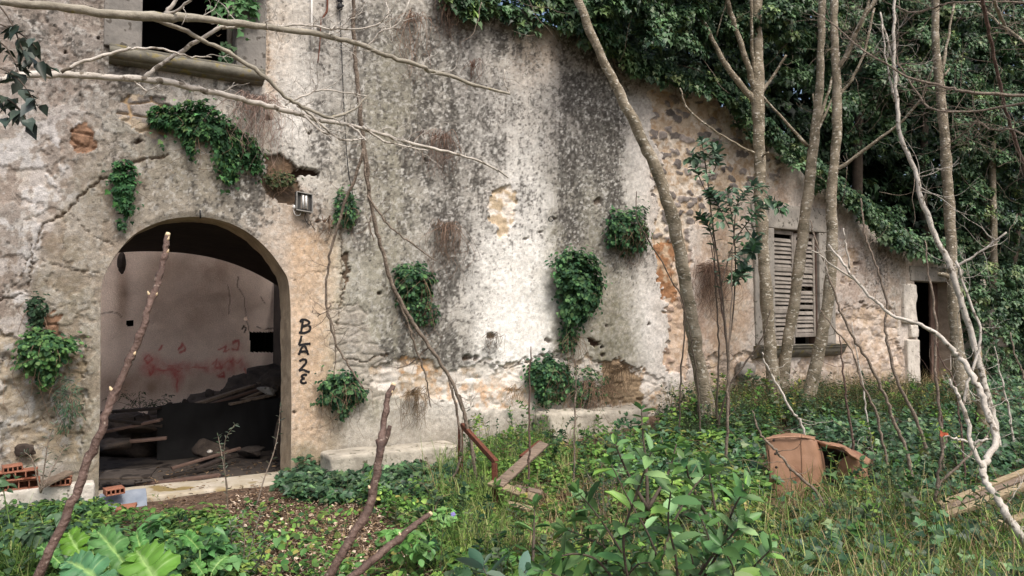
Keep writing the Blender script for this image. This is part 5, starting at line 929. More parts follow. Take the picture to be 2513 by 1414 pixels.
def hollow_brick(org, ax, ay, az, L=.30, Hh=.085, D=.16):
    f = frame_at(org, ax, ay, az); t = .011; P = [boxv(0, L, 0, t, 0, D, f, r=.002, res=.08), boxv(0, L, Hh - t, Hh, 0, D, f, r=.002, res=.08), boxv(0, L, t + .001, Hh - t - .001, 0, t, f, r=.002, res=.08) if False else boxv(t, L - t, t + .001, Hh - t - .001, 0, t * .7, f, r=.002, res=.08)]
    for k in range(5): x = k * (L - t) / 4; P.append(boxv(x, x + t, t + .0005, Hh - t - .0005, t * .7 + .001, D, f, r=.002, res=.08))
    return P
BG = 'hollow terracotta bricks by the entrance'
def brick(x, y, off, yaw, tilt, lab, L=.30, Hh=.085):
    p = onwall(x, y, off); a = np.array([DX, DY, tilt]); a = np.array([a[0] * math.cos(yaw) - a[1] * math.sin(yaw), a[0] * math.sin(yaw) + a[1] * math.cos(yaw), tilt]); a = nrm(a); z = nrm(np.array([0, 0, 1.0]) - a * a[2]); n_ = np.cross(a, z)
    if n_ @ NV < 0: n_ = -n_
    wthing('hollow_brick', hollow_brick(p, a, z, n_, L, Hh), M_BRICK, lab, 'brick', BG, False)
brick(-6, 1200, .03, .03, .0, 'hollow orange brick at the bottom of the stack left of the entrance', .34)
brick(-10, 1178, .04, -.05, .03, 'hollow orange brick lying second in the stack left of the entrance', .34)
brick(4, 1157, .05, .12, .05, 'tilted orange brick on top of the stack left of the entrance', .16, .06)
brick(128, 1187, .06, -.1, -.02, 'single hollow orange brick under a slanted board left of the entrance', .17, .07)
brick(252, 1212, .16, .15, .04, 'broken orange brick on the left end of the entrance threshold', .17, .06)
p = onground(310, 1262); wthing('brick_fragment', [boxv(-.09, .09, -.05, .05, 0, .035, frame_at(p + [0, 0, .05], (1, .2, .1), (-.2, 1, .3), (0, -.3, 1)), r=.008, amp=.008)], M_BRICK, 'flat orange brick fragment on the ground below the threshold', 'brick')
p = onground(165, 1275); wthing('brick_fragment', [boxv(-.1, .09, -.06, .05, 0, .03, frame_at(p + [0, 0, .1], (1, .3, -.15), (-.2, 1, .5), (0, -.5, 1)), r=.008, amp=.01)], M_WOODY, 'pale tan tile fragment among the acanthus leaves', 'tile')
p = onground(30, 1215); wthing('tile_slab', [boxv(-.16, .16, -.1, .1, 0, .03, frame_at(p + [0, 0, .12], (1, .25, -.12), (-.1, .8, .6), (0, -.6, .8)), r=.01, amp=.012)], M_THRESH, 'pale broken slab leaning below the stacked bricks at the left edge', 'slab')
wthing('plank', [beam(onwall(100, 1192, .3), onwall(172, 1158, .16), .12, .03, r=.004, amp=.004)], M_WOOD, 'short mossy board slanted over the single brick left of the entrance', 'plank')
# slate pieces and mossy front of the threshold
p = onwall(300, 1232, .2); wthing('slate_slab', [boxv(-.20, .22, -.02, .0, -.16, .10, frame_at(p, (DX, DY, .02), (NX * .4, NY * .4, 1), (NX, NY, -.6)), r=.006, res=.03, amp=.03, fr=7, seed=41)], M_SLATE, 'broken blue grey slate leaning on the left part of the threshold', 'slate')
# rusty frame and planks in the middle
fr = thing('rusty_frame', onground(1218, 1285), 'rusted angle iron frame with a sloping top bar, standing in the grass', 'iron frame')
a = at(1130, 1040, 8.0); b = at(1214, 1133, 6.9); ga = float(ground(a[0], a[1])); gb = float(ground(b[0], b[1]))
def angle_iron(p, q, up, w=.05, t=.008):
    p = np.array(p, float); q = np.array(q, float); L = np.linalg.norm(q - p); x = (q - p) / L; s = nrm(np.cross(np.array(up, float), x)); u = np.cross(x, s); f = frame_at(p, x, s, u)
    return [boxv(0, L, 0, w, 0, t, f, r=.002, res=.1, amp=.002), boxv(0, L, 0, t, -w, -.001, f, r=.002, res=.1, amp=.002)]
mk('top_bar', angle_iron(a, b, (0, 0, 1), .042), M_RUST, fr); mk('leg', angle_iron(a + [0.004, .004, -.012], [a[0] + .01, a[1], ga - .1], (1, -.4, 0), .036), M_RUST, fr); mk('leg', angle_iron(b + [0.004, -.012, -.012], [b[0] + .02, b[1], gb - .1], (1, -.4, 0), .038), M_RUST, fr)
wthing('plank', [beam(at(1336, 1088, 7.5), at(1222, 1192, 6.75), .105, .03, up=(0, -.6, 1), r=.006, amp=.008)], M_WOOD, 'wide weathered plank leaning up to the right beside the rusty frame', 'plank', 'planks by the rusty frame')
wthing('plank', [beam(at(1203, 1184, 6.9), at(1316, 1224, 6.5), .09, .03, up=(0, -.5, 1), r=.006, amp=.006)], M_WOODY, 'pale plank lying crosswise behind the leg of the rusty frame', 'plank', 'planks by the rusty frame')
wthing('plank', [beam(at(1326, 1084, 7.6), at(1278, 1122, 7.3), .04, .03, r=.004)], M_RUST, 'reddish batten beside the top of the leaning plank', 'batten', 'planks by the rusty frame')
wthing('plank', [beam(at(1240, 1235, 6.5), at(1300, 1250, 6.2), .07, .03, up=(0, -.4, 1), r=.006, amp=.006)], M_WOODY, 'short pale offcut in the grass below the crosswise plank', 'plank', 'planks by the rusty frame')
wthing('plank', [beam(at(1262, 1195, 6.95), at(1330, 1210, 6.8), .06, .03, up=(0, -.4, 1), r=.006, amp=.006)], M_WOOD, 'grey board end lying behind the pale crosswise plank', 'plank', 'planks by the rusty frame')
# timber at the right
for x0, y0, x1, y1, Y0, Y1, w, h, m_, lab in [(2304, 1241, 2640, 1108, 6.2, 6.8, .05, .04, M_WOODY, 'topmost long yellowish board of the timber pile at the right edge'), (2310, 1252, 2640, 1124, 6.14, 6.74, .05, .022, M_WOOD, 'dark middle board of the timber pile at the right edge'), (2324, 1266, 2640, 1146, 6.02, 6.6, .055, .05, M_WOODY, 'lower bright board of the timber pile at the right edge'), (2455, 1288, 2640, 1228, 5.6, 6.0, .06, .045, M_WOODY, 'separate short board under the timber pile at the right edge')]:
    wthing('timber_board', [beam(at(x0, y0, Y0), at(x1, y1, Y1), w, h, up=(0, -.35, 1), r=.005, res=.08, amp=.006)], m_, lab, 'board', 'timber pile at the right')
L_ = np.array([at(1822, 1172, 7.9), at(1860, 1176, 7.8), at(1905, 1180, 7.7)]); wthing('log', [tube(spline(L_, 4), .07, 12)], M_WOODY, 'pale barkless log behind the left side of the torn armchair', 'log')
# torn leather armchair
ac = thing('torn_armchair', onground(1990, 1200), 'discarded brown leatherette armchair with a studded edge and torn side, lying in the grass', 'armchair')
def sheet(rows, thick=.012, k=7, wr=.012, seed=0):
    """rows of (x, y, Y) photo points with distance -> thick padded sheet"""
    A = np.array([[at(x, y, Y) for x, y, Y in r] for r in rows]); A = np.stack([spline(r, k) for r in A]); B = np.stack([spline(A[:, i], k) for i in range(A.shape[1])], 1)
    gxv = np.gradient(B, axis=1); gyv = np.gradient(B, axis=0); n = nrm(np.cross(gxv, gyv)); n = np.where((n[..., 1] > 0)[..., None], -n, n); w = (fb3(B.reshape(-1, 3) * 9, 3, seed) - .5).reshape(B.shape[:2])
    B = B + n * (w * 2 * wr)[..., None]; B2 = B - n * thick; a, b = B.shape[:2]; V1, F1, _ = grid(B); V2, F2, _ = grid(B2)
    ring = np.concatenate([np.arange(b), np.arange(1, a) * b + b - 1, (a - 1) * b + np.arange(b - 1)[::-1], np.arange(1, a - 1)[::-1] * b]); r2 = np.roll(ring, -1)
    return np.concatenate([V1, V2]), [F1[0], F2[0][:, ::-1] + a * b, np.stack([ring, ring + a * b, r2 + a * b, r2], -1)], None
mk('back_panel', [sheet([[(1880, 1079, 7.40), (1910, 1075, 7.395), (1945, 1074, 7.39), (1975, 1075, 7.385), (1999, 1080, 7.40), (2012, 1090, 7.62)], [(1888, 1117, 7.38), (1915, 1115, 7.375), (1947, 1115, 7.37), (1979, 1116, 7.365), (2010, 1119, 7.38), (2022, 1124, 7.6)], [(1890, 1157, 7.36), (1917, 1156, 7.355), (1948, 1156, 7.35), (1981, 1157, 7.345), (2014, 1159, 7.36), (2027, 1162, 7.58)], [(1890, 1222, 7.34), (1918, 1222, 7.335), (1949, 1222, 7.33), (1982, 1223, 7.325), (2012, 1225, 7.34), (2025, 1227, 7.56)]], wr=.010, seed=2)], M_LEATHER, ac, True)
mk('side_panel', [sheet([[(1880, 1079, 7.41), (1894, 1074, 7.62), (1910, 1071, 7.85)], [(1889, 1150, 7.38), (1904, 1150, 7.6), (1918, 1150, 7.85)], [(1890, 1222, 7.35), (1904, 1218, 7.6), (1920, 1214, 7.85)]], seed=3), sheet([[(1880, 1078, 7.40), (1910, 1075, 7.395), (1945, 1074, 7.39), (1994, 1082, 7.5)], [(1894, 1073, 7.62), (1922, 1070, 7.61), (1952, 1070, 7.6), (1998, 1077, 7.66)], [(1910, 1070, 7.85), (1936, 1067, 7.85), (1960, 1067, 7.85), (2002, 1074, 7.85)]], seed=4)], M_LEATHER, ac, True)
mk('piping', [tube(spline(np.array([at(1878, 1078, 7.38), at(1910, 1074, 7.37), at(1945, 1073, 7.365), at(1975, 1074, 7.375), at(2000, 1079, 7.39)]), 5), .010, 6), tube(spline(np.array([at(1966, 1078, 7.375), at(1968, 1116, 7.355), at(1969, 1156, 7.335), at(1970, 1222, 7.315)]), 5), .0035, 5)], M_LEATHER, ac, True)
mk('torn_flap', [sheet([[(1992, 1082, 7.5), (2030, 1084, 7.42), (2066, 1089, 7.38), (2092, 1103, 7.34), (2118, 1114, 7.36), (2138, 1128, 7.5)], [(1996, 1086, 7.62), (2032, 1092, 7.36), (2066, 1099, 7.28), (2090, 1116, 7.22), (2112, 1128, 7.24), (2136, 1138, 7.42)], [(2004, 1094, 7.7), (2036, 1100, 7.4), (2068, 1108, 7.32), (2086, 1124, 7.26), (2110, 1138, 7.26), (2132, 1146, 7.4)]], wr=.03, seed=7), sheet([[(2056, 1134, 7.44), (2072, 1122, 7.34), (2090, 1118, 7.26), (2110, 1132, 7.25), (2134, 1142, 7.42)], [(2054, 1158, 7.46), (2074, 1158, 7.36), (2092, 1156, 7.28), (2112, 1160, 7.26), (2128, 1162, 7.36)], [(2060, 1190, 7.5), (2078, 1188, 7.4), (2096, 1186, 7.3), (2112, 1188, 7.28), (2124, 1186, 7.36)], [(2066, 1222, 7.5), (2084, 1222, 7.42), (2098, 1220, 7.32), (2112, 1218, 7.3), (2122, 1216, 7.36)]], wr=.03, seed=8)], M_LEATHER, ac, True)
mk('lining', [sheet([[(2000, 1092, 7.66), (2040, 1096, 7.6), (2100, 1116, 7.55)], [(2015, 1135, 7.75), (2050, 1140, 7.8), (2100, 1150, 7.6)], [(2015, 1230, 7.7), (2050, 1232, 7.75), (2100, 1232, 7.6)]], wr=.03, seed=9)], M_FOAM, ac, True)
for x, y in [(1899, 1081), (1903, 1114), (1905, 1147), (1906, 1183)]: mk('stud', [rock(at(x, y, 7.345 + (1080 - y) * .0003), .013, .010, .013, 2, .1, 8)], M_FOAM, ac, True)
p = at(2315, 1070, 5.8); wthing('dry_leaf', [leaves(np.array([p, p + [.02, 0, .0]]), np.array([[0, -1, .3], [.3, -1, .5]]), np.array([[-.3, 0, 1], [.6, 0, .5]]), .05, IVY, lin((176, 92, 66)))], M_LEAFM, 'dry orange leaf on the tip of the hooked stem', 'leaf')
# floodlight, cables and pipe on the facade
fl = thing('floodlight', onwall(748, 495, .0), 'small square floodlight with two white tubes and a broken glass, fixed right of the arch', 'lamp')
q = uzl([(727, 516), (769, 472)], .12); a0, z0_, a1, z1_ = q[0, 0], q[0, 1], q[1, 0], q[1, 1]
f = lambda V: WP(V[:, 0], V[:, 1] - (V[:, 0] - a0) * .10, V[:, 2])
mk('housing', [boxv(a0, a1, z0_, z1_, .04, .085, f, r=.012)], M_LAMP, fl, True); t = .014
mk('rim', [boxv(a0, a1, z1_ - t, z1_, .086, .12, f, r=.004), boxv(a0, a1, z0_, z0_ + t, .086, .12, f, r=.004), boxv(a0, a0 + t, z0_ + t + .001, z1_ - t - .001, .086, .12, f, r=.004), boxv(a1 - t, a1, z0_ + t + .001, z1_ - t - .001, .086, .12, f, r=.004)], M_RIM, fl, True)
for k in (.42, .6): x = a0 + (a1 - a0) * k; mk('tube', [tube(f(np.array([[x, z0_ + .045, .105], [x, z1_ - .035, .105]])), .011, 10, knob=0)], M_TUBEW, fl, True)
mk('reflector', [boxv(a0 + (a1 - a0) * .3, a0 + (a1 - a0) * .74, z0_ + .035, z1_ - .025, .0865, .090, f, r=.001)], M_SHUT, fl)
mk('sensor', [rock(onwall(722, 508, .07), .016, .018, .022, 1, .1, 10)], M_TUBEW, fl, True); mk('bracket', [boxv((a0 + a1) / 2 - .05, (a0 + a1) / 2 + .05, z0_ + .03, z0_ + .06, -.04, .039, r=.004)], M_LAMP, fl)
wp = lambda pts, o: np.array([onwall(x, y, oo) for (x, y), oo in zip(pts, np.broadcast_to(o, (len(pts),)))])
mk('cable', [tube(spline(wp([(720, 514), (724, 526), (734, 529), (740, 520)], .06), 5), .005, 6, knob=0)], M_TUBEW, fl, True); mk('cable', [tube(spline(wp([(752, 518), (748, 535), (758, 552), (764, 548)], .06), 5), .004, 6, knob=0), tube(spline(wp([(760, 540), (766, 555), (774, 564)], .06), 5), .004, 6, knob=0)], M_CABLE, fl, True)
wthing('pipe', [tube(wp([(765, -60), (765, 60), (765, 118)], .05), .012, 10, knob=0)], M_PIPE, 'thin white plastic pipe hanging straight down the wall right of the upper window', 'pipe')
wthing('cable', [tube(spline(wp([(833, -40), (834, 30), (838, 120), (846, 300), (855, 420), (866, 480), (874, 548)], .06), 6), .006, 6, knob=0), tube(spline(wp([(833, -10), (834, 5), (834, 24)], .06), 4), .026, 8, knob=.3)], M_CABLE, 'black cable with a coiled end hanging down the wall beside the dead stem', 'cable')
wthing('iron_hook', [tube(spline(wp([(803, -30), (803, 22), (797, 36), (790, 46)], .05), 5), .012, 6), tube(spline(wp([(788, 46), (786, 90), (784, 120), (780, 155)], .05), 5), .006, 5)], M_RUST, 'bent rusty iron hook with a dangling strip beside the white pipe', 'hook')
wthing('iron_pin', [tube(wp([(491, 516), (492, 536)], .05), .008, 6)], M_CABLE, 'small dark iron pin at the crown of the arch', 'pin')
wthing('iron_ring', [tube(wp([(1352 + 6 * math.cos(t_), 538 + 6 * math.sin(t_)) for t_ in np.linspace(0, 6.3, 14)], .03), .006, 6, knob=0)], M_CABLE, 'small dark iron ring in the wall above the long upright bush', 'ring')

# ---------------------------------------------------------------- inside the arched room
def chunk(c, rx, ry, rz, seed):
    V, Fq, _ = rock(c, rx, ry, rz, seed, .75, 9); d = (V - np.array(c)) / np.array([rx, ry, rz]); r_ = np.random.default_rng(seed)
    for _k in range(9):
        n_ = nrm(r_.normal(size=3)); h_ = r_.uniform(.45, .75); m = d @ n_ - h_; d = d - np.where(m > 0, m, 0)[:, None] * n_
    return np.array(c) + d * np.array([rx, ry, rz]), Fq, None
def inw(x, y, o): return onwall(x, y, o)
q = uzl([(388, 990), (694, 985)], -2.3); zt = float(q[:, 1].mean())
cu_ = np.linspace(q[0, 0], q[1, 0] + .2, 120); P = np.stack([WP(cu_, -.15 + (zt + .15) * t_ + .015 * np.sin(cu_ * 9), -2.3 + .09 * (fb2(cu_ * 2.2, cu_ * 0 + t_ * 1.5, 3, 19) - .5) - .12 * t_) for t_ in np.linspace(0, 1, 14)], 1); V, Fq, _ = grid(P); V2 = V - NV * .012
wthing('black_sheet', [(V, Fq, None), (V2, [Fq[0][:, ::-1]], None)], M_TARP, 'black sheet draped over a low pile across the room behind the arch', 'sheet')
mnd = []
for k in range(9):
    c = WP(1.7 - .45 * k * .6, .1 + .42 * max(0, 1 - k * .17), -3.2 - .3 * (k % 2)); mnd.append(rock(c, .5, .45, .30 + .2 * max(0, 1 - k * .2), 50 + k, .5, 16)); mnd += [chunk(c + rv(1)[0] * [.4, .3, .1] + [0, -.2, .22], *RNG.uniform(.05, .16, 3), 150 + k * 7 + j_) for j_ in range(7)]
wthing('rubble_heap', mnd, M_RUBBLE, 'dark heap of rubble against the back wall of the room, behind the black sheet', 'rubble')
for x0, y0, x1, y1, o0, o1, w, m_, lab in [(468, 996, 640, 940, -2.5, -3.0, .10, M_WOOD, 'grey plank slanting up to the right on the rubble inside the room'), (500, 998, 655, 950, -2.45, -2.8, .06, M_DOOR, 'brown batten below the grey slanting plank inside the room'), (560, 992, 672, 968, -2.4, -2.6, .12, M_WOOD, 'board lying on top of the black sheet inside the room'), (250, 1012, 392, 1002, -2.6, -2.3, .14, M_CHAR, 'dark board on the left debris inside the room'), (256, 1060, 396, 1030, -2.2, -2.0, .16, M_DOOR, 'broken dark board lower on the left debris inside the room'), (300, 1085, 410, 1075, -1.9, -1.8, .12, M_DOOR, 'low grey board left of the black sheet inside the room'), (330, 1192, 540, 1166, -.62, -.66, .09, M_DOOR, 'long grey beam lying just behind the threshold'), (420, 1150, 590, 1100, -1.3, -1.5, .05, M_DOOR, 'charred stick across the middle of the room floor'), (480, 1152, 565, 1118, -1.2, -1.35, .09, M_FOAM, 'charred black offcut on the room floor'), (262, 1030, 400, 1046, -2.1, -2.0, .10, M_CHAR, 'charred board crossing the dark boards at the left of the room'), (440, 1000, 560, 988, -2.5, -2.6, .05, M_CHAR, 'thin charred lath on the upper edge of the black sheet'), (520, 1010, 668, 952, -2.42, -2.7, .035, M_WOOD, 'thin grey lath slanting beside the grey plank on the rubble'), (400, 1172, 520, 1150, -.9, -1.0, .04, M_CHAR, 'thin charred strip on the floor near the threshold')]:
    wthing('plank', [beam(inw(x0, y0, o0), inw(x1, y1, o1), w, .035, r=.005, amp=.008)], m_, lab, 'plank', 'boards inside the arched room')
for x, y, o, r_, m_, lab, sd in [(505, 1100, -1.9, (.24, .2, .13), M_RUBBLE, 'dark rounded stone on the floor before the black sheet', 61), (612, 1108, -1.8, (.22, .18, .10), M_FLOOR, 'pale mortar lump on the floor before the black sheet', 62), (660, 960, -2.6, (.2, .16, .06), M_STONE, 'flat pale stone on top of the rubble inside the room', 63), (515, 1108, -1.6, (.06, .05, .03), M_PALE, 'small white pebble on the room floor', 64), (682, 1075, -1.2, (.08, .1, .26), M_RUBBLE, 'upright stone leaning on the right jamb inside the room', 65), (290, 1095, -1.9, (.3, .25, .08), M_RUBBLE, 'dark rubble lump at the left of the room floor', 66), (330, 1045, -2.5, (.4, .3, .13), M_RUBBLE, 'rubble mound under the dark boards at the left of the room', 67)]:
    wthing('rubble_stone', [chunk(inw(x, y, o), *r_, sd)], m_, lab, 'stone', 'stones inside the arched room', False)
wthing('floor_slab', [boxv(-.25, .28, -.2, .2, 0, .02, frame_at(inw(310, 1168, -.7) + [0, 0, .01], (.9, .2, 0), (-.3, 1, .05), (0, 0, 1)), r=.004, amp=.01)], M_FLOOR, 'grey slab on the room floor just behind the left end of the threshold', 'slab')
bk = inw(345, 985, -3.6); rw = thing('room_weed', bk - [0, 0, .15], 'dull weed growing by the back wall inside the room', 'weed'); wpt = bk + RNG.normal(size=(16, 3)) * [.22, .1, .08]
mk('foliage', [clumps(wpt, np.repeat([[0, -.4, 1.0]], 16, 0), .09, 14, .06, LAN, [(60, 72, 50)], None)], M_LEAFM, rw); mk('stem', [tube(spline(np.array([bk - [0, 0, .15], (bk + p_) / 2 - [0, 0, .04], p_]), 3), .003, 4, knob=0) for p_ in wpt], M_BARKD, rw)
wthing('hanging_bracket', [rock(inw(298, 645, -4.2), .06, .05, .16, 71, .4)], M_RUBBLE, 'dark broken bracket hanging at the left spring of the vault', 'bracket')

# ================================================================ UNDERGROWTH
EXC = [[(2270, 1235), (2520, 1150), (2600, 1130), (2600, 1340), (2300, 1365)], [(1870, 1130), (2150, 1120), (2165, 1285), (1870, 1285)], [(1330, 1030), (1625, 1040), (1625, 1115), (1330, 1120)]]
def samp2(poly, n):
    q = samp(poly, n); m = np.zeros(len(q), bool)
    for e in EXC: m |= inpoly(q[:, 0], q[:, 1], e)
    return q[~(m & (RNG.random(len(q)) < .82))]
def groundleaves(poly, n, h0, h1, size, tmpl, cols, w, tilt=.6, v=.25, pw=1.0, hmap=None):
    q = samp2(poly, n); n = len(q); P = onground(q[:, 0], q[:, 1]); lump = fb2(P[:, 0] * 2.2, P[:, 1] * 2.2, 3, 77); kp = RNG.random(n) < sstep(.30, .52, lump + .05); P = P[kp]; lump = lump[kp]; n = len(P); hh = RNG.random(n) ** pw; P[:, 2] += h0 + (h1 - h0) * hh * (.3 + 1.4 * lump)
    N = nrm(UPV + TOC * .35 + rv(n) * tilt); T = nrm(rv(n) + TOC * .3 - UPV * .25)
    C = greens(n, cols, w, v) * (.8 + .4 * lump)[:, None]
    return leaves(P, N, T, size * RNG.uniform(.55, 1.3, n), tmpl, C)
def grass(poly, n, L, wd, cols, bend=.6, tuft=9, spread=.05, lean=None):
    k = max(1, n // tuft); q = samp2(poly, k); k = len(q); P0_ = onground(q[:, 0], q[:, 1]); P = np.repeat(P0_, tuft, 0) + np.concatenate([RNG.normal(size=(k * tuft, 2)) * spread, np.zeros((k * tuft, 1))], 1); n = len(P)
    P[:, 2] = ground(P[:, 0], P[:, 1]) - .01; a = RNG.random(n) * 2 * math.pi; D = np.stack([np.cos(a), np.sin(a), 0 * a], 1)
    if lean is not None: D = nrm(D + np.array(lean))
    LL = L * RNG.uniform(.45, 1.2, n); b = bend * RNG.uniform(.2, 1.6, n); S = np.cross(D, UPV); ts = np.array([0, .28, .55, .8, 1.0]); wt = np.array([.8, 1, .85, .5, .06]); ang = np.cumsum(np.concatenate([[.12], np.full(4, .38)])); V = []
    pos = P.copy(); prev = 0
    for i, t in enumerate(ts):
        th = (ang[i] * b); step = (t - prev) * LL; pos = pos + D * (np.sin(th) * step)[:, None] + UPV * (np.cos(th) * step)[:, None]; prev = t
        w_ = wd * wt[i] * .5; V += [pos - S * w_, pos + S * w_]
    V = np.stack(V, 1); m = 10; i0 = (np.arange(n) * m)[:, None]; Fq = np.concatenate([np.stack([i0[:, 0] + 2 * i, i0[:, 0] + 2 * i + 1, i0[:, 0] + 2 * i + 3, i0[:, 0] + 2 * i + 2], -1) for i in range(4)])
    c = lin(np.array(cols))[RNG.integers(0, len(cols), k)].repeat(tuft, 0) * .5 + lin(np.array(cols))[RNG.integers(0, len(cols), n)] * .5
    return V.reshape(-1, 3), [Fq], np.repeat(c * np.exp(RNG.normal(size=(n, 1)) * .2), m, 0)
def weeds(poly, n, r, m, size, tmpl, cols, w, lift=.06, spread=.7, droop=.2):
    q = samp2(poly, n); n = len(q); P = onground(q[:, 0], q[:, 1]); rr = r * RNG.uniform(.6, 1.35, n); P[:, 2] += lift + rr * .35
    return clumps(P, nrm(UPV + TOC * .25 + rv(n) * .25), rr, m, size, tmpl, cols, w, spread, droop)
ST = 'stuff'; OLW = [(84, 100, 76), (104, 116, 92), (120, 122, 84)]
PATH = [(560, 1225), (700, 1195), (860, 1215), (980, 1240), (1130, 1330), (1110, 1420), (1100, 1700), (380, 1700), (540, 1420), (500, 1330)]
# dry leaf and chip litter
n = 19000; q = samp(PATH, n); P = onground(q[:, 0], q[:, 1]); P[:, 2] += RNG.random(n) * .03 + .01
C = lin(np.array([(172, 154, 134), (112, 92, 76), (74, 60, 50), (204, 188, 168), (144, 122, 102), (94, 76, 63)]))[RNG.choice(6, n, p=[.26, .18, .14, .16, .18, .08])] * np.exp(RNG.normal(size=(n, 1)) * .2)
q = samp([(0, 1180), (2513, 1000), (2600, 1500), (-100, 1500)], 14000); P2_ = onground(q[:, 0], q[:, 1]); P2_[:, 2] += RNG.random(14000) * .03 + .008
C2 = lin(np.array([(130, 108, 84), (96, 76, 60), (70, 56, 44), (150, 128, 100)]))[RNG.integers(0, 4, 14000)]
mk('leaf_litter', [leaves(P, nrm(UPV + rv(n) * .5), rv(n), RNG.uniform(.018, .05, n), LAN, C), leaves(P[:5000] + rv(5000) * .02, nrm(UPV + rv(5000) * .6), rv(5000), RNG.uniform(.018, .042, 5000), RND, C[::-1][:5000]), leaves(P2_, nrm(UPV + rv(14000) * .5), rv(14000), RNG.uniform(.03, .07, 14000), LAN, C2)], M_DRY, None, False, 'brown leaf and wood chip litter covering the bare path', 'leaf litter', kind=ST)
# ivy on the ground
IVG = [([(690, 1180), (800, 1158), (1130, 1145), (1180, 1150), (1130, 1215), (960, 1235), (800, 1245), (660, 1220)], 3600, .02, .13), ([(780, 1035), (1130, 1015), (1130, 1060), (800, 1082)], 700, .02, .16), ([(740, 1150), (815, 1110), (812, 1160), (720, 1190)], 500, .03, .25), ([(1480, 1090), (1700, 1030), (2100, 1010), (2513, 1010), (2600, 1200), (2300, 1270), (2000, 1230), (1500, 1230)], 11000, .03, .26), ([(2000, 1090), (2513, 1070), (2600, 1230), (2200, 1240)], 5200, .06, .3), ([(2320, 958), (2720, 945), (2720, 1080), (2320, 1050)], 4200, .03, .3), ([(1700, 1250), (2513, 1250), (2600, 1560), (1700, 1560)], 2600, .04, .3), ([(2560, 985), (3500, 985), (3500, 1330), (2560, 1330)], 5200, .03, .3), ([(0, 1240), (200, 1240), (260, 1270), (200, 1300), (0, 1300)], 1100, .02, .14)]
IVC = [(52, 82, 56), (66, 98, 66), (84, 116, 78), (44, 70, 50), (112, 138, 92)]
mk('ground_ivy', [groundleaves(p_, n_, a, b, .075, IVY, IVC, [.3, .28, .2, .15, .07], .55) for p_, n_, a, b in IVG], M_LEAF, None, False, 'dark green ivy carpeting the ground below the wall and across the right', 'ground ivy', kind=ST)
# bright small weeds
WZ = [([(880, 1205), (1120, 1215), (1500, 1180), (1900, 1230), (1900, 1420), (1900, 1560), (1100, 1560), (1080, 1350)], 480, .09, 26, .045, RND), ([(1120, 1030), (1400, 1060), (1640, 1080), (1640, 1200), (1180, 1190)], 260, .11, 26, .045, RND), ([(0, 1265), (330, 1275), (600, 1310), (610, 1420), (560, 1560), (-100, 1560)], 420, .12, 24, .05, RND), ([(1650, 1000), (2350, 960), (2400, 1050), (1700, 1060)], 170, .18, 30, .05, RND), ([(2020, 1180), (2513, 1200), (2600, 1500), (1900, 1500)], 300, .1, 22, .05, RND), ([(1440, 1080), (1660, 1060), (1880, 1090), (1880, 1250), (1700, 1290), (1460, 1220)], 190, .17, 24, .085, LAU), ([(1560, 1230), (1900, 1240), (1960, 1420), (1700, 1500)], 90, .15, 22, .075, TRI)]
mk('small_weeds', [weeds(p_, n_, r_, m_, s_, t_, G_WEED, W_WEED) for p_, n_, r_, m_, s_, t_ in WZ] + [groundleaves([(600, 1240), (900, 1230), (1100, 1320), (1060, 1560), (560, 1560)], 1900, .01, .08, .05, RND, G_WEED, W_WEED, .6), groundleaves([(900, 1232), (1120, 1240), (1500, 1250), (1750, 1420), (1750, 1560), (1090, 1560), (1100, 1390)], 4600, .01, .14, .055, RND, G_WEED, W_WEED, .6), groundleaves([(1150, 1060), (1650, 1080), (1650, 1200), (1150, 1190)], 2600, .02, .2, .05, RND, G_WEED, W_WEED, .6)], M_LEAFM, None, False, 'low green broad leaved weeds scattered over the yard', 'weeds', kind=ST)
# long grass, green and dry
GC = [(116, 146, 72), (92, 124, 58), (152, 170, 98), (62, 90, 48), (174, 170, 122), (98, 130, 60)]; DC = [(176, 156, 118), (150, 128, 94), (128, 106, 78), (190, 172, 136), (112, 96, 70)]
RG = [(1740, 1400), (1880, 1270), (2000, 1215), (2230, 1205), (2513, 1240), (2650, 1330), (2650, 1620), (1600, 1620)]
mk('long_grass', [grass(RG, 9500, .50, .010, GC, 1.25, 11, .06, (-.2, -.25, 0)), grass(RG, 5000, .5, .007, DC, 1.3, 8, .08), grass([(1850, 1190), (2100, 1210), (2250, 1210), (2200, 1270), (1850, 1270)], 1500, .45, .007, GC, 1.0, 12, .05, (.2, -.2, 0)), grass([(1060, 1150), (1200, 1140), (1250, 1270), (1260, 1420), (1060, 1420), (1060, 1260)], 1900, .42, .007, GC, .9, 12, .05), grass([(1180, 1060), (1420, 1080), (1420, 1200), (1180, 1190)], 1300, .38, .006, GC, .8, 12, .05), grass([(0, 1330), (90, 1330), (130, 1500), (-60, 1500)], 500, .4, .007, GC, 1.0, 10, .06)], M_LEAFM, None, False, 'long arching green grass in the right foreground and around the rusty frame', 'grass', kind=ST)
mk('dry_grass', [grass([(1380, 1130), (1540, 1150), (1560, 1300), (1500, 1420), (1260, 1430), (1260, 1240), (1380, 1220)], 2400, .34, .005, DC, .9, 9, .07), grass([(1620, 980), (2330, 950), (2420, 1030), (1640, 1050)], 4200, .5, .007, DC + [(110, 112, 72), (96, 104, 66)], .6, 10, .07), grass([(2080, 1220), (2480, 1250), (2560, 1430), (2100, 1430)], 1300, .3, .005, DC, 1.0, 9, .08), grass([(1130, 1000), (1340, 1000), (1340, 1080), (1130, 1080)], 500, .4, .005, DC, .7, 9, .06), grass([(640, 1260), (1060, 1250), (1080, 1420), (620, 1420)], 500, .18, .004, DC, 1.2, 5, .1)], M_LEAFM, None, False, 'straw coloured dry grass among the weeds and along the wall foot', 'dry grass', kind=ST)
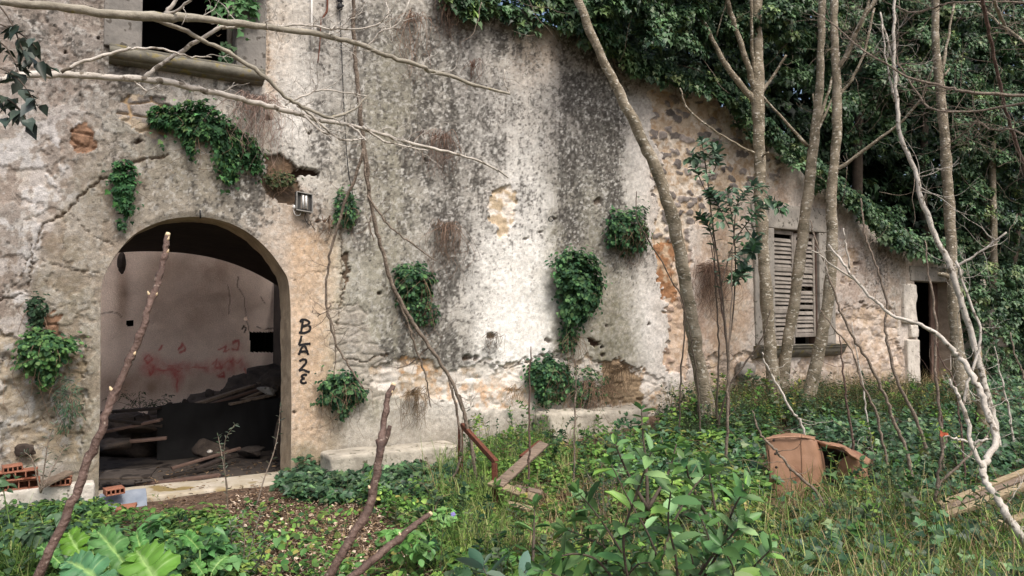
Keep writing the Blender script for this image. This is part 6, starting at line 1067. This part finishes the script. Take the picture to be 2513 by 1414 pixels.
# dark scrub along the wall foot
mk('wall_foot_scrub', [weeds([(1690, 985), (1900, 960), (2060, 985), (2330, 965), (2360, 1030), (2100, 1050), (1700, 1060)], 420, .22, 26, .06, LAN, [(66, 84, 54), (52, 70, 48), (92, 104, 66), (96, 90, 60)], None, .12), weeds([(780, 1060), (860, 1035), (1130, 1020), (1120, 1060), (800, 1085)], 70, .14, 26, .06, IVY, IVC, None, .1), weeds([(1600, 1050), (1900, 1020), (1900, 1090), (1620, 1110)], 120, .16, 26, .055, LAN, [(66, 84, 58), (84, 100, 66)], None, .1), weeds([(1130, 1020), (1340, 1030), (1340, 1090), (1150, 1090)], 90, .15, 28, .05, RND, [(84, 124, 62), (66, 100, 56)], None, .1)], M_LEAFM, None, False, 'dark tangled scrub along the foot of the wall', 'scrub', kind=ST)
tw_ = []
for k in range(900):
    q_ = samp([(1000, 1100), (2513, 1000), (2600, 1400), (1700, 1420), (1000, 1400)], 1); a = onground(q_[:, 0], q_[:, 1])[0]; d = nrm(rv(1)[0] * [1, 1, .4] + [0, 0, .5]); L = RNG.uniform(.15, .75); tw_.append(tube(spline(np.array([a, a + d * L * .5 + rv(1)[0] * .05, a + d * L + rv(1)[0] * .08 - [0, 0, L * .2]]), 3), np.linspace(.003, .0012, 7), 4, lin((150, 128, 104)) * RNG.uniform(.5, 1.2), 0))
mk('dry_stalks', tw_, M_DRY, None, False, 'thin dry stalks and twigs strewn through the weeds', 'dry stalks', kind=ST)

# ---------------------------------------------------------------- single plants
def leafy(P, n, size, tmpl, cols, w, ang=.9, start=.25, tipn=5, whorl=1, v=.15, szr=(.7, 1.2)):
    idx = np.clip((start + (1 - start) * (np.arange(n) + .5) / n) * (len(P) - 1), 0, len(P) - 1); i = idx.astype(int); f = (idx - i)[:, None]; i2 = np.minimum(i + 1, len(P) - 1)
    A = P[i] * (1 - f) + P[i2] * f; T = nrm(np.gradient(P, axis=0))[i]; az = np.arange(n) * 2.4 + RNG.random(n) * .8; b = nrm(np.cross(T, np.array([.3, 1, .1]))); c = np.cross(T, b); R_ = b * np.cos(az)[:, None] + c * np.sin(az)[:, None]
    D = nrm(T * math.cos(ang) + R_ * math.sin(ang) + rv(n) * .2); N = nrm(T * .8 - R_ * .45 + UPV * .35 + TOC * .3 + rv(n) * .25); e = np.repeat(P[-1:], tipn, 0); az = RNG.random(tipn) * 6.28; R2 = b[-1:] * np.cos(az)[:, None] + c[-1:] * np.sin(az)[:, None]; D2 = nrm(T[-1:] * .8 + R2 * .6); N2 = nrm(T[-1:] * .7 - R2 * .7)
    return leaves(np.vstack([A, e]), np.vstack([N, N2]), np.vstack([D, D2]), size * RNG.uniform(*szr, n + tipn) * np.concatenate([np.ones(n), np.full(tipn, .7)]), tmpl, greens(n + tipn, cols, w, v))
def shrub(name, label, cat, stems, Y, n, size, tmpl=LAU, cols=G_LAU, w=W_LAU, mat=M_BARKD, ang=.9, group=None, lm=None, start=.25, tipn=5, base=None):
    b = stems[0][0]; g = at(b[0], b[1], Y); t = thing(name, [g[0], g[1], float(ground(g[0], g[1]))], label, cat, group); SV, LV = [], []
    for k, s in enumerate(stems):
        s = list(s); dy = RNG.uniform(-.35, .35) * (Y / 8 + .5); Ys = np.linspace(Y, Y + dy, len(s)); p = np.array(s, float); X = at(p[:, 0], p[:, 1], Ys); S = spline(X, 5)
        wid = s[0][2] if len(s[0]) > 2 else 9; SV.append(tube(S, np.linspace(wid, wid * .3, len(S)) / 2 * Y / F, 6)); LV.append(leafy(S, n, size, tmpl, cols, w, ang, start, tipn))
    mk('stem', SV, mat, t, True); mk('foliage', LV, lm or M_LEAF, t); return t
tl = []
for poly, k, hs in [([(1180, 1180), (1560, 1150), (1950, 1240), (1900, 1420), (1900, 1600), (1090, 1600), (1060, 1330)], 210, (.2, .55)), ([(1620, 1010), (2380, 985), (2420, 1080), (1640, 1100)], 230, (.3, .65)), ([(2020, 1090), (2500, 1080), (2560, 1420), (2060, 1420)], 190, (.25, .7)), ([(0, 1240), (330, 1250), (560, 1400), (560, 1560), (-100, 1560)], 60, (.15, .4)), ([(1130, 1040), (1640, 1080), (1600, 1180), (1150, 1180)], 130, (.25, .6)), ([(760, 1190), (1020, 1220), (1100, 1300), (1000, 1330), (880, 1250)], 30, (.1, .25))]:
    for _ in range(k):
        q_ = samp2(poly, 1)
        if not len(q_): continue
        a = onground(*q_.T)[0]; Hh_ = RNG.uniform(*hs); d = rv(1)[0] * [.35, .35, 0] * Hh_; P = spline(np.array([a, a + d * .3 + [0, 0, Hh_ * .4], a + d * .7 + [0, 0, Hh_ * .8], a + d * 1.3 + [0, 0, Hh_]]), 4); pal = [G_WEED, OLW, IVC][RNG.integers(0, 3)]; tm = [LAN, RND, TRI, LAN][RNG.integers(0, 4)]
        tl.append((leafy(P, int(RNG.integers(9, 22)), RNG.uniform(.035, .075), tm, [pal[RNG.integers(0, len(pal))], pal[0]], None, RNG.uniform(.7, 1.2), .15, 4), tube(P, np.linspace(.003, .0014, len(P)), 4, lin((96, 96, 66)), 0)))
mk('tall_weeds', [x for t_ in tl for x in t_], M_LEAFM, None, False, 'taller leafy weeds and shoots standing out of the ground cover', 'weeds', kind=ST)
def sv(*p): return [(x, y, 10) for x, y in p]
B_ = (1640, 1770)
shrub('laurel_shrub', 'large laurel shrub with broad glossy leaves, bottom centre right', 'shrub', [sv(B_, (1600, 1500), (1640, 1320), (1690, 1215), (1735, 1160)), sv(B_, (1560, 1500), (1530, 1330), (1560, 1220), (1598, 1110)), sv(B_, (1560, 1520), (1480, 1390), (1420, 1360), (1350, 1370)), sv(B_, (1620, 1500), (1620, 1400), (1590, 1310), (1545, 1230), (1500, 1140)), sv(B_, (1680, 1500), (1730, 1390), (1790, 1320), (1830, 1280)), sv(B_, (1690, 1560), (1700, 1450), (1740, 1340), (1715, 1260)), sv(B_, (1590, 1520), (1500, 1420), (1480, 1330), (1440, 1270)), sv(B_, (1660, 1500), (1660, 1380), (1640, 1280), (1650, 1180)), sv(B_, (1600, 1560), (1530, 1450), (1560, 1390), (1600, 1380)), sv(B_, (1700, 1560), (1780, 1460), (1800, 1400), (1770, 1340)), sv(B_, (1560, 1560), (1440, 1460), (1380, 1420), (1330, 1400)), sv(B_, (1600, 1500), (1540, 1380), (1470, 1270), (1420, 1210)), sv(B_, (1580, 1500), (1500, 1360), (1440, 1320), (1390, 1300)), sv(B_, (1690, 1500), (1760, 1360), (1800, 1250), (1830, 1200)), sv(B_, (1720, 1520), (1820, 1420), (1860, 1380), (1890, 1350)), sv(B_, (1640, 1560), (1660, 1460), (1700, 1400), (1690, 1340)), sv(B_, (1560, 1540), (1480, 1440), (1450, 1400), (1500, 1370))], 3.5, 12, .118, ang=1.0, start=.4)
shrub('laurel_sapling', 'upright young laurel with pale top leaves standing in front of the stone ledge', 'shrub', [sv((1590, 1250), (1586, 1150), (1578, 1070), (1574, 1006)), sv((1590, 1250), (1540, 1160), (1510, 1090)), sv((1590, 1250), (1640, 1160), (1660, 1090))], 5.6, 10, .12, ang=1.1, start=.3, group='young laurels')
shrub('laurel_sapling', 'small laurel sprig with four or five leaves near the crosswise planks', 'shrub', [sv((1308, 1420), (1310, 1320), (1312, 1240))], 4.9, 7, .13, ang=1.1, start=.55, tipn=4, group='young laurels')
shrub('laurel_sapling', 'low laurel sprig with one big bluish leaf at the bottom edge of the picture', 'shrub', [sv((1220, 1560), (1210, 1450), (1185, 1392)), sv((1220, 1560), (1250, 1460), (1290, 1400))], 3.4, 4, .15, ang=1.1, start=.6, tipn=4, cols=[(110, 140, 124), (86, 118, 100)], w=None, group='young laurels')
shrub('laurel_sapling', 'laurel shoot between the torn armchair and the large laurel shrub', 'shrub', [sv((1770, 1330), (1750, 1220), (1735, 1130)), sv((1770, 1330), (1800, 1240), (1830, 1180)), sv((1770, 1330), (1700, 1200), (1680, 1120))], 5.6, 12, .12, ang=1.0, start=.3, group='young laurels')
es = thing('evergreen_sapling', onground(1790, 1010), 'glossy leaved evergreen sapling growing up before the wall between the leaning trunk and the shutter', 'sapling')
SV, LV = [], []
for s in [[(1790, 1020, 9), (1785, 860, 8), (1770, 700, 7), (1750, 560, 6), (1735, 430, 5), (1722, 345, 4)], [(1785, 880, 6), (1800, 760, 6), (1805, 650, 5), (1800, 560, 4), (1785, 470, 3)], [(1770, 700, 5), (1800, 600, 5), (1840, 540, 4), (1880, 500, 3), (1915, 512, 3)], [(1765, 650, 4), (1740, 560, 4), (1718, 530, 3)], [(1800, 600, 4), (1810, 500, 4), (1850, 450, 3)], [(1745, 500, 4), (1710, 420, 3), (1700, 390, 3)], [(1800, 700, 4), (1830, 660, 3), (1800, 690, 3)], [(1790, 560, 4), (1760, 500, 3), (1740, 470, 3)], [(1830, 560, 4), (1850, 590, 3), (1845, 620, 3)], [(1740, 440, 3), (1760, 400, 3), (1755, 360, 3)]]:
    P, R = pxpath(s, 9.0 + RNG.uniform(-.2, .2), 9.0 + RNG.uniform(-.4, .4), 6); SV.append(tube(P, R, 5)); LV.append(leafy(P, 34, .115, LAU, [(56, 82, 66), (72, 98, 80), (92, 118, 100), (60, 96, 62)], None, 1.15, .38, 6))
for x, y, r_, m_ in [(1735, 370, .2, 24), (1722, 435, .18, 20), (1740, 400, .16, 18), (1790, 490, .22, 26), (1760, 545, .22, 28), (1800, 520, .18, 22), (1868, 505, .18, 20), (1905, 516, .14, 14), (1830, 590, .2, 20), (1800, 645, .2, 20), (1815, 690, .14, 14), (1855, 470, .14, 12), (1700, 395, .14, 14), (1838, 540, .16, 18)]:
    LV.append(clumps(at(x, y, 9.0 + RNG.uniform(-.15, .15))[None], np.array([[0, -.6, .8]]), r_, m_, .1, LAU, [(56, 82, 62), (72, 98, 76), (94, 120, 98), (60, 94, 60)], None, .9, .5))
mk('stem', SV, M_BARKD, es, True); mk('foliage', LV, M_LEAF, es)
OL = [(104, 116, 100), (88, 100, 86), (124, 134, 118)]
for lab, st_, Y, n_, sz in [('thin grey leaved shoot standing before the threshold, left of the other', [sv((562, 1300), (556, 1200), (551, 1135), (553, 1080), (576, 1042)), sv((558, 1200), (545, 1120), (535, 1070))], 6.6, 26, .05), ('thin grey leaved shoot curving up to the right jamb of the arch', [sv((630, 1240), (650, 1170), (672, 1110), (684, 1050), (688, 998))], 6.9, 16, .065), ('bushy grey leaved sprig at the path edge below the threshold', [sv((590, 1430), (600, 1340), (596, 1260)), sv((590, 1430), (620, 1330), (640, 1250)), sv((590, 1430), (570, 1340), (566, 1280)), sv((590, 1430), (640, 1370), (650, 1320))], 5.2, 26, .055), ('grey leaved sprig against the left pier beside the slanted board', [sv((100, 1210), (110, 1140), (120, 1080), (135, 1040)), sv((100, 1210), (140, 1130), (165, 1090)), sv((100, 1210), (80, 1130), (60, 1110))], 6.9, 14, .07), ('fine greyish bush in the dry grass right of the planks', [sv((1480, 1280), (1460, 1200), (1440, 1160)), sv((1480, 1280), (1500, 1200), (1520, 1150)), sv((1480, 1280), (1480, 1190), (1475, 1130)), sv((1480, 1280), (1420, 1220), (1400, 1190))], 6.3, 34, .04)]:
    st_ = [[(x, y, 4) for x, y, _ in s] for s in st_]; shrub('wild_sprig', lab, 'sprig', st_, Y, n_, sz, LAN, OL, None, M_BARKG, .8, 'grey leaved sprigs', M_LEAFM, .2, 3)
# acanthus
A_OUT = np.array([(0, -.02), (.08, .0), (.26, -.08), (.40, -.02), (.45, .08), (.36, .11), (.34, .17), (.19, .17), (.42, .17), (.56, .24), (.66, .37), (.54, .39), (.55, .48), (.43, .45), (.22, .40), (.42, .47), (.50, .58), (.53, .71), (.43, .70), (.42, .79), (.31, .74), (.17, .63), (.27, .75), (.29, .86), (.22, .87), (.18, .95), (.09, .92), (0, 1.02)])
A_TIP = {3: 1, 10: 1, 17: 1, 23: 1}
def acanthus_leaf(b, tip, wd, col, Yb, Yt, arch=.25, seed=0):
    """one broad lobed and toothed leaf from its base b to its tip"""
    A = at(*b, Yb); B = at(*tip, Yt); L = np.linalg.norm(B - A); ax = (B - A) / L; nm = nrm(np.array([0, -.9, 1.0]) - ax * (np.array([0, -.9, 1.0]) @ ax)); s = np.cross(ax, nm); rng = np.random.default_rng(seed)
    AO_ = np.concatenate([A_OUT[:-1] + (A_OUT[1:] - A_OUT[:-1]) * f_ for f_ in [0]]) if False else np.array([A_OUT[i_] * (1 - f_) + A_OUT[i_ + 1] * f_ for i_ in range(len(A_OUT) - 1) for f_ in (0, .2, .5, .8)] + [A_OUT[-1]]); n = len(AO_); ks = np.array([0, .04, .2, .4, .6, .8, .93, 1.0]); V, Cc, Fs, o = [], [], [], 0
    for sg in (-1, 1):
        out = AO_ + rng.normal(size=AO_.shape) * .004; ym = np.linspace(0, .97, n) ** 1.1; G = np.zeros((n, len(ks), 3)); C = np.zeros((n, len(ks), 3))
        for i in range(n):
            for q, k in enumerate(ks):
                x = out[i, 0] * k; y = ym[i] + (out[i, 1] - ym[i]) * k ** 1.3; z = .30 * x - .5 * x * x + arch * .5 * math.sin(min(1, max(0, y)) * 2.8) - .22 * y * y + .035 * math.sin(i * .42 + sg) * k
                G[i, q] = A + s * (sg * x * wd * 2) + ax * (y * L) + nm * (z * L)
                v = .75 if k < .05 else (.55 * (1 - k * .6) if i % 4 == 0 and i // 4 in A_TIP else 0.0); C[i, q] = lin(col) * (1 - v) + lin((150, 182, 112)) * v
        vv, ff, _ = grid(G); V.append(vv); Fs.append((ff[0] if sg > 0 else ff[0][:, ::-1]) + o); o += len(vv); Cc.append(C.reshape(-1, 3) * np.exp((fb3(vv * 22, 3, seed) - .5) * .7)[:, None])
    return np.concatenate(V), [np.concatenate(Fs)], np.concatenate(Cc)
def acanthus(label, base, Y, lv):
    g = at(*base, Y); t = thing('acanthus_plant', [g[0], g[1], float(ground(g[0], g[1]))], label, 'plant', 'acanthus plants in the left foreground'); rt_ = np.array([g[0], g[1], float(ground(g[0], g[1]))])
    for k, (b, tip, w_, col, yb, yt) in enumerate(lv):
        lf = mk('leaf', [acanthus_leaf(b, tip, w_ * .40, col, yb, yt, seed=k + int(base[0]))], M_LEAFA, t, True); A = at(*b, yb); mk('stalk', [tube(spline(np.array([rt_, (rt_ + A) / 2 + [0, 0, .05], A]), 4), .006, 6, knob=0)], M_STALK, t, True)
M_STALK = surf('green_stalk', (96, 126, 66), (120, 148, 84), 20, .6, .1)
acanthus('acanthus with the largest light green lobed leaf, bottom left', (330, 1600), 3.7, [((408, 1462), (322, 1330), .27, (92, 136, 52), 3.55, 3.75), ((265, 1440), (148, 1362), .20, (78, 124, 84), 3.6, 3.7), ((310, 1390), (225, 1285), .17, (82, 124, 68), 3.9, 4.1), ((355, 1370), (330, 1290), .09, (80, 128, 66), 4.0, 4.2)])
acanthus('acanthus with dark upright leaves behind the long cut stick', (190, 1500), 4.3, [((205, 1372), (158, 1290), .16, (86, 128, 40), 4.3, 4.5), ((150, 1385), (90, 1330), .10, (74, 116, 60), 4.3, 4.4), ((230, 1350), (262, 1280), .10, (88, 140, 72), 4.3, 4.5)])
acanthus('small acanthus at the edge of the litter path', (500, 1480), 4.6, [((520, 1405), (560, 1358), .10, (86, 128, 66), 4.6, 4.7), ((500, 1410), (470, 1370), .09, (86, 134, 66), 4.6, 4.7), ((490, 1350), (440, 1300), .10, (80, 130, 64), 4.7, 4.9)])
def clumpplant(name, label, cat, x, y, Y, n, r, m, size, tmpl, cols, sc=(.3, .15, .15)):
    c = at(x, y, Y); g = float(ground(c[0], c[1])); pts = c + RNG.normal(size=(n, 3)) * np.array(sc); pts[:, 2] = np.maximum(pts[:, 2], g + .05); t = thing(name, [c[0], c[1], g], label, cat)
    mk('foliage', [clumps(pts, nrm(UPV + TOC * .35 + rv(n) * .35), r, m, size, tmpl, cols, None, .7, .3)], M_LEAF, t); mk('stem', [tube(spline(np.array([[c[0] + RNG.normal() * .05, c[1], g - .02], (np.array([c[0], c[1], g]) + p_) / 2 + rv(1)[0] * .03, p_]), 3), .004, 5, knob=0) for p_ in pts], M_STALK, t, True)
clumpplant('nettle_bush', 'lush leafy green weed bush between the acanthus and the litter path', 'weed', 460, 1350, 5.0, 26, .11, 14, .075, TRI, [(78, 122, 72), (96, 142, 84), (62, 100, 62)], (.22, .16, .10))
clumpplant('nettle_bush', 'dark weed bush at the left edge below the bricks', 'weed', 80, 1325, 5.2, 30, .12, 16, .07, TRI, [(62, 92, 66), (78, 108, 76)], (.3, .15, .12))
clumpplant('nettle_bush', 'bright weed bush at the bottom edge, right of the litter path', 'weed', 1010, 1330, 5.4, 18, .1, 14, .06, RND, [(104, 150, 78), (84, 126, 66)], (.3, .2, .05))
fw = at(1112, 1262, 5.6); flw = thing('violet_flower', [fw[0], fw[1], float(ground(fw[0], fw[1]))], 'tiny violet flower in the weeds left of the rusty frame', 'flower')
mk('petal', [leaves(np.repeat(fw[None], 5, 0), np.repeat([[0, -1, .5]], 5, 0), np.array([[math.cos(a), -.2, math.sin(a)] for a in np.arange(5) * 1.2566]), .02, RND, lin((150, 140, 206)))], M_LEAFM, flw); mk('stem', [tube(np.array([[fw[0], fw[1] + .01, flw.location[2]], fw + [0, .012, 0]]), .002, 4)], M_STALK, flw)
# dark ivy spray hanging into the top left corner
sp_ = thing('ivy_spray', at(-60, 60, 3.4), 'dark ivy spray hanging into the top left corner, close to the camera', 'ivy')
SV, LV = [], []
for s in [[(-160, -80, 8), (-20, 0, 7), (30, 60, 6), (60, 130, 5), (110, 165, 3)], [(-160, 10, 8), (0, 60, 6), (60, 90, 5), (100, 130, 4)], [(-160, 120, 8), (-20, 160, 6), (40, 190, 5), (80, 240, 4), (95, 265, 3)], [(-160, 180, 8), (0, 235, 6), (50, 270, 5), (70, 310, 3)], [(-160, 60, 8), (-10, 100, 6), (30, 140, 5), (45, 180, 3)], [(-160, 200, 7), (-30, 230, 6), (20, 255, 5), (30, 290, 3)]]:
    P, R = pxpath(s, 3.4, 3.5 + RNG.uniform(-.3, .3), 5); SV.append(tube(P, R, 5)); k = 12; i = RNG.integers(len(P) // 3, len(P), k); LV.append(leaves(P[i] + rv(k) * .02, nrm(TOC * .5 + UPV * .35 + rv(k) * .6), nrm(-UPV + rv(k) * .45), .085 * RNG.uniform(.6, 1.15, k), half([(.26, .02, .06), (.33, .3, .1), (.16, .65, .04)]), greens(k, [(46, 58, 48), (60, 74, 62), (80, 94, 84), (38, 48, 40)], None, .2)))
mk('stem', SV, M_BARKD, sp_, True); mk('foliage', LV, M_LEAF, sp_)
